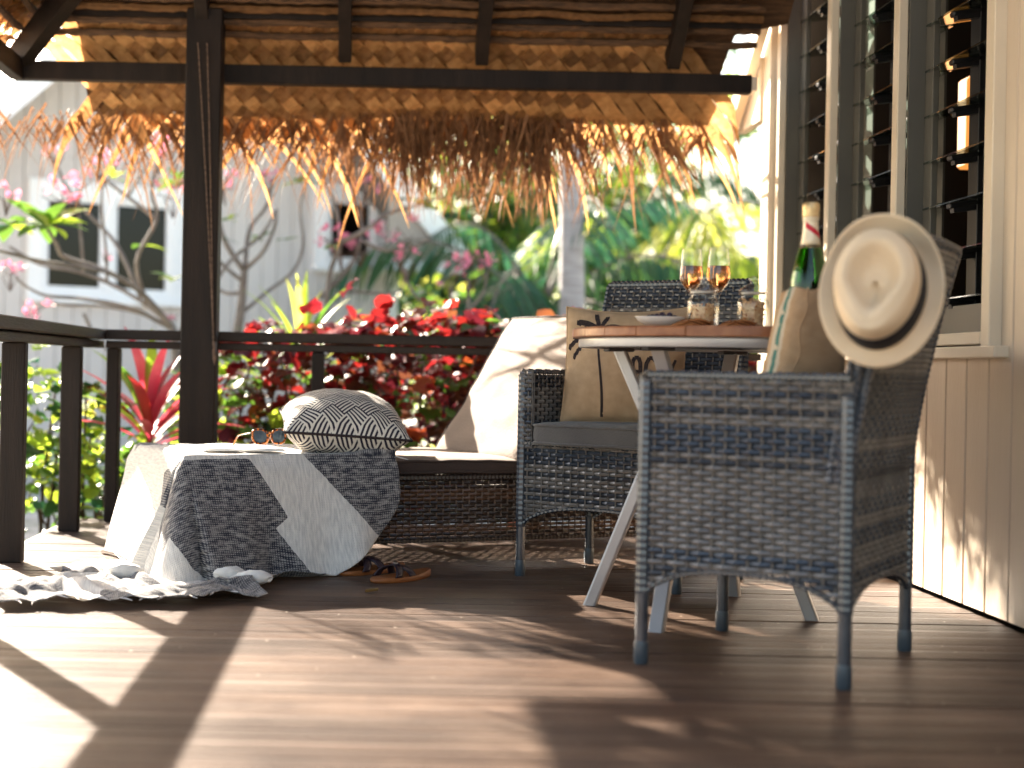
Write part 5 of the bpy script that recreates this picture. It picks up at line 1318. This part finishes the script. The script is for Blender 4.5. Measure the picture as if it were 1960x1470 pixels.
# low strap-leaved clumps
def clump(base, n, L, tpl, mats, wts, label, cat, name, seed, spread=(.15, 1.1), stem=0, group=None, lean=(0, 0)):
    r = random.Random(seed); t = empty(name, (base[0], base[1], GZ), 0, label, cat, group); fo = Foliage()
    if stem: mb = MB(); mb.tube(crv([(0, 0, 0), (lean[0]*.5, lean[1]*.5, stem*.5), (lean[0], lean[1], stem)], 5), [.016]*10+[.014], 7) if False else mb.tube([(0, 0, 0), (lean[0]*.5, lean[1]*.5, stem*.5), (lean[0], lean[1], stem)], [.018, .016, .014], 7); mb.build('stem', M['bark_f'], t, smooth=True)
    for i in range(n):
        f = i/max(1, n-1); a = 2.4*i+r.uniform(-.3, .3); el = spread[0]+(spread[1]-spread[0])*f; d = Vector((math.cos(a)*math.sin(el), math.sin(a)*math.sin(el), math.cos(el)))
        fo.add(tpl, Vector((lean[0], lean[1], stem-.10*f)), d, L*r.uniform(.75, 1.1), r.uniform(-.3, .3), r.choices(range(len(mats)), wts)[0])
    fo.build('foliage', TPL, mats, t, len(fo.L), 'leaf', r); return t
clump((-1.02, 6.85), 30, .50, 'strap', [M['lf_pink'], M['lf_red'], M['lf_green'], M['lf_lime']], (5, 3, 1.2, .6), 'pink and red spiky cordyline beside the roof post', 'cordyline', 'cordyline', 5, (.05, 1.1), .80)
clump((-1.10, 7.05), 14, .42, 'strap', [M['lf_green'], M['lf_lime'], M['lf_pink']], (4, 2, 1), 'green streaked cordyline growing behind the pink one', 'cordyline', 'cordyline', 15, (.1, 1.2), .45)
clump((-.40, 8.0), 30, .52, 'blade', [M['lf_lime'], M['lf_yell'], M['lf_green']], (4, 2, 1), 'lime green spiky dracaena rising above the railing', 'dracaena', 'dracaena', 6, (.05, 1.15), 1.12)
clump((-1.95, 7.4), 26, .42, 'blade', [M['lf_green'], M['lf_lime']], (3, 1), 'spiky green clump behind the left railing', 'spiky plant', 'spiky_plant', 7, (.05, .9), .75)
k_ = 0
for (x, y, L) in ((-1.2, 6.55, .42), (-1.0, 6.6, .45), (-.62, 6.7, .42), (-.82, 6.6, .38), (-1.75, 6.3, .38), (-1.95, 5.9, .36), (-.25, 6.75, .40)):
    clump((x, y), 26, L, 'blade', [M['lf_green'], M['lf_teal'], M['lf_lime']], (4, 2, 1), ['grassy green lily clump below the pink cordyline, left of the roof post', 'grassy lily clump just left of the roof post behind the railing', 'grassy lily clump right of the roof post behind the throw', 'small grassy lily clump hidden behind the roof post', 'grassy lily clump beyond the second baluster of the left railing', 'grassy lily clump beyond the nearest left baluster', 'grassy lily clump under the first red-leaved shrub behind the zigzag pillow'][k_], 'lily clump', 'lily_clump', 60+k_, (.1, 1.15), .02+.1*(k_ % 2), 'lily clumps along the deck edge'); k_ += 1
# pale rocks under the hedge
for i, (x, y, s) in enumerate(((-.62, 7.6, .22), (-.30, 7.75, .26), (-.05, 8.0, .2), (-.85, 7.9, .2))):
    mb = MB(); mb.grid(lambda u, v: (lambda d: d*s*(1+.35*noise.noise(d*1.7+Vector((i*7, 0, 0)))))(Vector((math.cos(6.283*u)*math.sin(math.pi*v), math.sin(6.283*u)*math.sin(math.pi*v), .7*math.cos(math.pi*v)))), 16, 9)
    o = mb.build('rock', m_rock if 'm_rock' in globals() else M['housewall'], smooth=True); o.location = (x, y, GZ+.32); tag(o, ['pale rounded rock right of the roof post under the shrubs', 'largest pale rock under the red hedge, left of the far baluster', 'pale rock furthest right under the red hedge', 'pale rock hidden behind the roof post'][i], 'rock', 'pale rocks under the hedge')
    o.location.z = GZ+s*.45

# ---- frangipani trees: hand-laid branches
def frangi(name, trunk, branches, label, seed, leaves, flowers, ref):
    r = random.Random(seed); P0 = at(*trunk[0]); t = empty(name, (P0.x, P0.y, GZ), 0, label, 'tree', 'frangipani trees in front of the neighbouring house'); O = Vector((P0.x, P0.y, GZ))
    pts = [Vector((P0.x, P0.y, GZ))]+[at(*q) for q in trunk]; pp = crv([p-O for p in pts], 6); mb = MB(); n = len(pp); mb.tube(pp, [.045-.022*i/n for i in range(n)], 9); mb.build('trunk', M['bark_f'], t, smooth=True)
    for (w0, w1_, pl_) in branches:
        q = [at(*a)-O for a in pl_]; pp = crv(q, 6); n = len(pp); mb = MB(); mb.tube(pp, [.72*(w0+(w1_-w0)*i/n)*(1+.08*noise.noise(Vector((i*.9, w0*99, 0)))) for i in range(n)], 7)
        mb.build('branch', M['bark_f'], t, smooth=True)
    for (px, py, d, n, L) in leaves:
        c = at(px, py, d)-O; fo = Foliage()
        for k in range(n):
            a = 2.4*k+r.uniform(-.2, .2); el = r.uniform(.7, 1.75); fo.add('oval', c, Vector((math.cos(a)*math.sin(el), math.sin(a)*math.sin(el), math.cos(el))), L*r.uniform(.75, 1.15), r.uniform(-.4, .4), r.choices((0, 1, 2), (4, 2, 1))[0])
        fo.build('leaves', TPL, [M['lf_green'], M['lf_lime'], M['lf_teal']], t, n, 'leaf', r)
    for (px, py, d, s) in flowers:
        c = at(px, py, d)-O; mb = MB()
        for k in range(5): mb.tube([c+Vector((0, 0, -.10*s)), c+Vector((r.uniform(-.05, .05), r.uniform(-.05, .05), -.02))*s, c+Vector((r.uniform(-.08, .08), r.uniform(-.08, .08), r.uniform(.0, .05)))*s], [.004, .003, .002], 4)
        mb.build('flower_stalk', M['bark_d'], t)
        fo = Foliage()
        for k in range(4):
            cc = c+Vector((r.gauss(0, .045), r.gauss(0, .045), r.gauss(.02, .025)))*s; ax = rdir(r, .6)
            for q in range(5):
                dd = (Quaternion(ax, 1.257*q) @ ax.orthogonal().normalized()+ax*.35); fo.add('petal', cc, dd, .036*s, .2, 0)
        fo.build('blossom', TPL, [M['petal']], t, 0)
T1 = [(330, 900, 9.2), (338, 700, 9.2), (330, 625, 9.2)]
frangi('frangipani_tree', T1, [
    (.026, .014, [(330, 625, 9.2), (270, 560, 9.0), (205, 520, 8.7), (125, 492, 8.4), (110, 470, 8.3), (92, 440, 8.2)]),
    (.018, .012, [(205, 520, 8.7), (150, 510, 8.4), (70, 498, 8.2), (0, 480, 8.0), (-60, 470, 7.9)]),
    (.020, .010, [(330, 630, 9.2), (250, 590, 9.1), (160, 572, 9.1), (90, 566, 9.0), (50, 548, 9.0), (30, 530, 9.0)]),
    (.022, .012, [(330, 630, 9.2), (290, 590, 9.3), (215, 545, 9.4), (150, 520, 9.4), (75, 505, 9.4), (18, 472, 9.4)]),
    (.020, .010, [(270, 570, 9.2), (230, 480, 9.3), (200, 440, 9.4), (160, 400, 9.4), (125, 355, 9.4), (110, 320, 9.4), (60, 250, 9.4)]),
    (.020, .010, [(280, 580, 9.2), (262, 500, 9.0), (300, 420, 9.0), (290, 370, 9.0), (300, 310, 9.0), (305, 290, 9.0)]),
    (.018, .010, [(300, 420, 9.0), (262, 390, 9.1), (215, 355, 9.2), (180, 330, 9.2)]),
    (.016, .009, [(245, 376, 9.1), (262, 345, 9.1), (285, 310, 9.1)]),
    (.018, .010, [(330, 630, 9.2), (270, 600, 9.4), (190, 585, 9.5), (120, 583, 9.5), (85, 572, 9.5)]),
    (.016, .009, [(160, 600, 9.3), (180, 640, 9.3), (205, 670, 9.2), (150, 600, 9.2), (60, 578, 9.2)][:3]),
    (.022, .012, [(335, 650, 9.2), (400, 560, 9.4), (440, 500, 9.5), (500, 450, 9.6), (530, 400, 9.6)]),
    (.014, .008, [(160, 520, 9.0), (155, 450, 9.0), (150, 400, 9.0), (152, 380, 9.0)]),
    (.014, .008, [(205, 540, 9.0), (203, 480, 9.0), (195, 400, 9.0), (197, 330, 9.0)]),
    ], 'leafless grey frangipani at the left with pink blossoms before the window', 21,
    [(88, 432, 8.15, 16, .25), (18, 430, 8.3, 7, .2), (345, 350, 9.0, 8, .17), (215, 342, 9.1, 4, .12), (330, 535, 9.2, 5, .13), (275, 470, 9.0, 2, .16)],
    [(12, 375, 8.3, 1.1), (108, 383, 8.2, 1.5), (140, 388, 8.3, 1.1), (152, 360, 9.0, 1.2), (332, 376, 9.0, 1.3), (305, 290, 9.0, 1.3), (20, 522, 9.0, 1.1), (68, 598, 9.2, 1.3), (198, 318, 9.0, 1.3), (106, 293, 9.4, 1.0), (205, 492, 9, .5), (325, 610, 9.2, .7)], None)
T2 = [(440, 900, 9.8), (446, 700, 9.8), (460, 600, 9.8), (468, 515, 9.8)]
frangi('frangipani_tree', T2, [
    (.026, .012, [(468, 520, 9.8), (430, 460, 9.7), (418, 400, 9.7), (430, 350, 9.7), (445, 320, 9.7)]),
    (.024, .012, [(468, 520, 9.8), (478, 440, 9.9), (510, 395, 9.9), (525, 340, 9.9)]),
    (.022, .011, [(470, 515, 9.8), (505, 480, 9.7), (525, 435, 9.7), (530, 400, 9.7)]),
    (.020, .011, [(466, 540, 9.8), (420, 500, 9.7), (380, 440, 9.6), (370, 380, 9.6)]),
    (.020, .010, [(466, 560, 9.8), (430, 560, 9.9), (395, 530, 10.0), (370, 470, 10)]),
    (.018, .010, [(462, 600, 9.8), (510, 560, 9.9), (560, 520, 10), (580, 470, 10), (575, 400, 10), (585, 350, 10)]),
    ], 'grey frangipani with forked bare branches right of the roof post', 22,
    [(440, 420, 9.7, 4, .1), (500, 455, 9.7, 5, .1), (545, 460, 9.7, 4, .1), (575, 350, 9.8, 6, .16), (430, 460, 9.7, 3, .09)],
    [(432, 358, 9.7, 1.2), (515, 345, 9.9, 1.1), (360, 330, 9.6, 1.0)], None)
T3 = [(585, 900, 9.4), (600, 700, 9.4), (622, 600, 9.4)]
frangi('frangipani_tree', T3, [
    (.024, .012, [(622, 600, 9.4), (632, 520, 9.4), (650, 470, 9.4), (645, 410, 9.4), (632, 370, 9.4), (610, 340, 9.4)]),
    (.022, .010, [(650, 465, 9.4), (700, 440, 9.3), (740, 410, 9.3), (790, 395, 9.3), (850, 375, 9.3)]),
    (.020, .010, [(612, 570, 9.4), (670, 510, 9.5), (692, 450, 9.5), (690, 400, 9.5), (705, 350, 9.5)]),
    (.018, .010, [(690, 458, 9.5), (730, 478, 9.4), (780, 475, 9.4), (825, 458, 9.4)]),
    (.018, .009, [(618, 600, 9.4), (660, 560, 9.6), (760, 560, 9.8), (775, 510, 9.8)]),
    ], 'small grey frangipani in front of the gable window', 23,
    [(790, 385, 9.3, 6, .14), (815, 400, 9.3, 4, .12), (640, 470, 9.4, 3, .1)],
    [(765, 460, 9.4, 1.7), (640, 462, 9.4, 1.3), (655, 485, 9.4, 1.2), (690, 478, 9.5, 1.1), (700, 365, 9.5, 1.1)], None)
T4 = [(900, 900, 9.6), (892, 700, 9.6), (886, 640, 9.6)]
frangi('frangipani_tree', T4, [
    (.020, .011, [(886, 650, 9.6), (840, 600, 9.6), (800, 570, 9.6), (780, 540, 9.6), (778, 515, 9.6)]),
    (.020, .011, [(886, 650, 9.6), (870, 600, 9.6), (862, 560, 9.6), (862, 540, 9.6)]),
    (.020, .012, [(886, 650, 9.6), (895, 600, 9.6), (897, 560, 9.6), (896, 530, 9.6)]),
    (.016, .010, [(893, 600, 9.6), (925, 560, 9.6), (932, 520, 9.6)]),
    ], 'low frangipani with pink flower heads above the red hedge', 24, [(800, 560, 9.6, 4, .1)],
    [(778, 500, 9.6, 1.3), (896, 512, 9.6, 1.9), (862, 532, 9.6, 1.1), (925, 505, 9.6, .9)], None)

# ---- palms and trees beyond
def frond(mb_l, parent, base, d, L, droop, r, mats, wts, lw=1.0, nl=34, seg=.30, name='frond'):
    pts = [base.copy()]; dd = d.normalized(); p = base.copy(); n = 12
    for k in range(n): dd = (dd+Vector((0, 0, -droop*(.05+.16*k/n)))).normalized(); p = p+dd*L/n; pts.append(p.copy())
    mb = MB(); mb.tube(pts, [.018*(1-i/(n+2))+.003 for i in range(n+1)], 5); 
    fo = Foliage(); mi0 = r.choices(range(len(mats)), wts)[0]
    for k in range(nl):
        f = .12+.88*k/nl; x = f*n; i = min(n-1, int(x)); q = pts[i].lerp(pts[i+1], x-i); t_ = (pts[i+1]-pts[i]).normalized(); s_ = t_.cross(Vector((0, 0, 1)))
        s_ = s_.normalized() if s_.length > .1 else Vector((1, 0, 0))
        for sd in (-1, 1):
            ld_ = (s_*sd*.8+t_*.55+Vector((0, 0, -.35-.5*r.random()))).normalized(); fo.add('leaflet', q, ld_, L*seg*math.sin(math.pi*(.12+.85*f))**.6*lw*r.uniform(.85, 1.1), r.uniform(-.4, .4), mi0 if r.random() < .8 else r.choices(range(len(mats)), wts)[0])
    v0 = len(mb.v)
    for tpl, p_, d_, size, roll, mi in fo.L:
        v, f_ = TPL[tpl]; Mx = np.array(orient(d_, roll)); vv = v @ Mx.T*size+np.array(p_); mb.add([tuple(a) for a in vv], f_, mi+1)
    return mb.build(name, [M['bark_f']]+mats, parent, smooth=True)
def palm(base, h, lean, n, L, label, seed, mats, wts, droop=1.0, trunk_r=.10, elr=(.2, 1.6), nl=34, group='palms beyond the garden', azr=None):
    r = random.Random(seed); t = empty('palm_tree', (base[0], base[1], GZ), 0, label, 'palm tree', group)
    top = Vector((lean[0], lean[1], h)); pp = crv([(0, 0, 0), Vector((lean[0]*.3, lean[1]*.3, h*.45)), top], 14); mb = MB(); m_ = len(pp)
    mb.tube(pp, [trunk_r*(1.15-.4*i/m_)*(1+.04*(i % 2)) for i in range(m_)], 10); mb.build('trunk', M['bark_p'], t, smooth=True)
    for k in range(n):
        a = 2.4*k+r.uniform(-.2, .2) if azr is None else r.uniform(*azr); el = elr[0]+(elr[1]-elr[0])*(k+.5)/n
        frond(None, t, top, Vector((math.cos(a)*math.sin(el), math.sin(a)*math.sin(el), math.cos(el))), L*r.uniform(.85, 1.1), droop, r, mats, wts, nl=nl)
    return t
PG = [M['lf_green'], M['lf_lime'], M['lf_dark'], M['lf_yell'], M['lf_teal']]
def gx_(px, d): return (px-PPX)*d/F_PX
p = at(1098, 300, 12.0); palm((gx_(1098, 12.0), 12.0), 5.2, (-.12, .1), 14, 2.3, 'tall coconut palm with a pale straight trunk behind the hedge', 31, PG, (4, 3, 1, 1, 0), 1.3, .098)
palm((gx_(1010, 13.5), 13.5), 1.55, (.1, 0), 15, 2.2, 'dark feathery palm drooping to the left of the pale trunk', 32, [M['lf_teal'], M['lf_dark'], M['lf_green']], (4, 3, 1), 1.5, .09, (.3, 1.5))
palm((gx_(1215, 14.5), 14.5), 1.9, (.1, 0), 17, 2.0, 'bright green palm with long hanging fronds right of the pale trunk', 33, [M['lf_green'], M['lf_lime'], M['lf_yell']], (3, 4, 2), 1.9, .11, (.35, 1.6))
palm((gx_(1420, 15), 15.5), .7, (.0, 0), 15, 1.6, 'sunlit yellow green palm near the bungalow corner', 34, [M['lf_yell'], M['lf_lime'], M['lf_green']], (4, 4, 1), 1.3, .10, (.3, 1.4))
palm((gx_(900, 19), 19), 2.5, (0, 0), 15, 2.8, 'yellowish palm behind the neighbouring gable', 35, [M['lf_lime'], M['lf_green'], M['lf_yell']], (3, 4, 2), 1.4, .11, (.3, 1.5))
palm((gx_(1600, 13.5), 13.5), .6, (0, 0), 12, 1.4, 'palm whose fronds reach past the bungalow corner', 36, [M['lf_yell'], M['lf_lime']], (2, 3), 1.2, .10, (.3, 1.4))
palm((gx_(1120, 21), 21), 3.0, (0, 0), 16, 3.0, 'distant green palm between the trees', 37, [M['lf_green'], M['lf_lime'], M['lf_dark']], (4, 3, 2), 1.4, .12, (.3, 1.5))
def broadtree(base, h, rad, n, mats, wts, label, seed, size=.22, z0=0.2):
    r = random.Random(seed); t = empty('garden_tree', (base[0], base[1], GZ), 0, label, 'tree', 'broad-leaved trees beyond the garden')
    mb = MB(); top = Vector((r.uniform(-.3, .3), 0, h*.62)); pp = crv([(0, 0, 0), (.1, 0, h*.3), top], 6); mb.tube(pp, [.12-.05*i/len(pp) for i in range(len(pp))], 8)
    mb.build('trunk', M['bark_f'], t, smooth=True); cl = []
    for k in range(9):
        a = r.uniform(0, 6.28); e = Vector((math.cos(a)*rad*.75, math.sin(a)*rad*.6, h*r.uniform(.35, .95))); b_ = pp[r.randint(2, len(pp)-1)]; mb = MB(); mb.tube([b_, b_.lerp(e, .5)+Vector((0, 0, .15)), e], [.05, .03, .015], 6); mb.build('limb', M['bark_f'], t, smooth=True); cl.append(e)
    for k in range(22): a = r.uniform(0, 6.28); q = math.sqrt(r.random()); cl.append(Vector((math.cos(a)*rad*q, math.sin(a)*rad*.8*q, h*(z0+(1-z0)*r.random()))))
    fo = Foliage()
    for i in range(n):
        c = r.choice(cl); v_ = Vector((r.gauss(0, 1), r.gauss(0, 1), r.gauss(0, .75)))*rad*.17; fo.add(r.choice(('oval', 'broad')), c+v_, v_+rdir(r, -.2)*.3, size*r.uniform(.6, 1.3), r.uniform(-1, 1), r.choices(range(len(mats)), wts)[0])
    fo.build('crown', TPL, mats, t, 0)
broadtree((gx_(860, 22), 22), 5.6, 2.4, 3200, PG, (4, 2, 3, 1, 1), 'broad green tree behind the neighbouring house', 41)
broadtree((gx_(880, 20), 20), 3.6, 1.7, 3200, PG, (2, 1, 4, 0, 3), 'dark leafy tree directly behind the white gable edge', 48)
broadtree((gx_(1130, 24), 25), 6.5, 2.6, 3600, PG, (3, 3, 2, 2, 0), 'tall sunlit tree in the middle of the view', 42)
broadtree((gx_(1270, 18), 18), 2.7, 1.5, 2400, PG, (3, 4, 1, 3, 0), 'bushy yellow green tree behind the bright palm', 43)
broadtree((gx_(1500, 23), 23), 2.4, 2.0, 2000, PG, (2, 4, 0, 5, 0), 'pale sunlit tree at the right against the sky', 44)
broadtree((gx_(960, 16), 16.5), 1.9, 1.2, 1500, PG, (3, 3, 3, 2, 1), 'low green bush left of the pale palm trunk', 45, .18, .1)
broadtree((gx_(1200, 13), 13), 1.35, 1.1, 1300, PG, (3, 4, 1, 3, 0), 'low lime green bush above the red hedge', 46, .16, .1)
broadtree((gx_(-600, 30), 32), 5.5, 3.0, 2400, PG, (4, 2, 3, 1, 1), 'dark tree far behind the left end of the house', 47, .3)
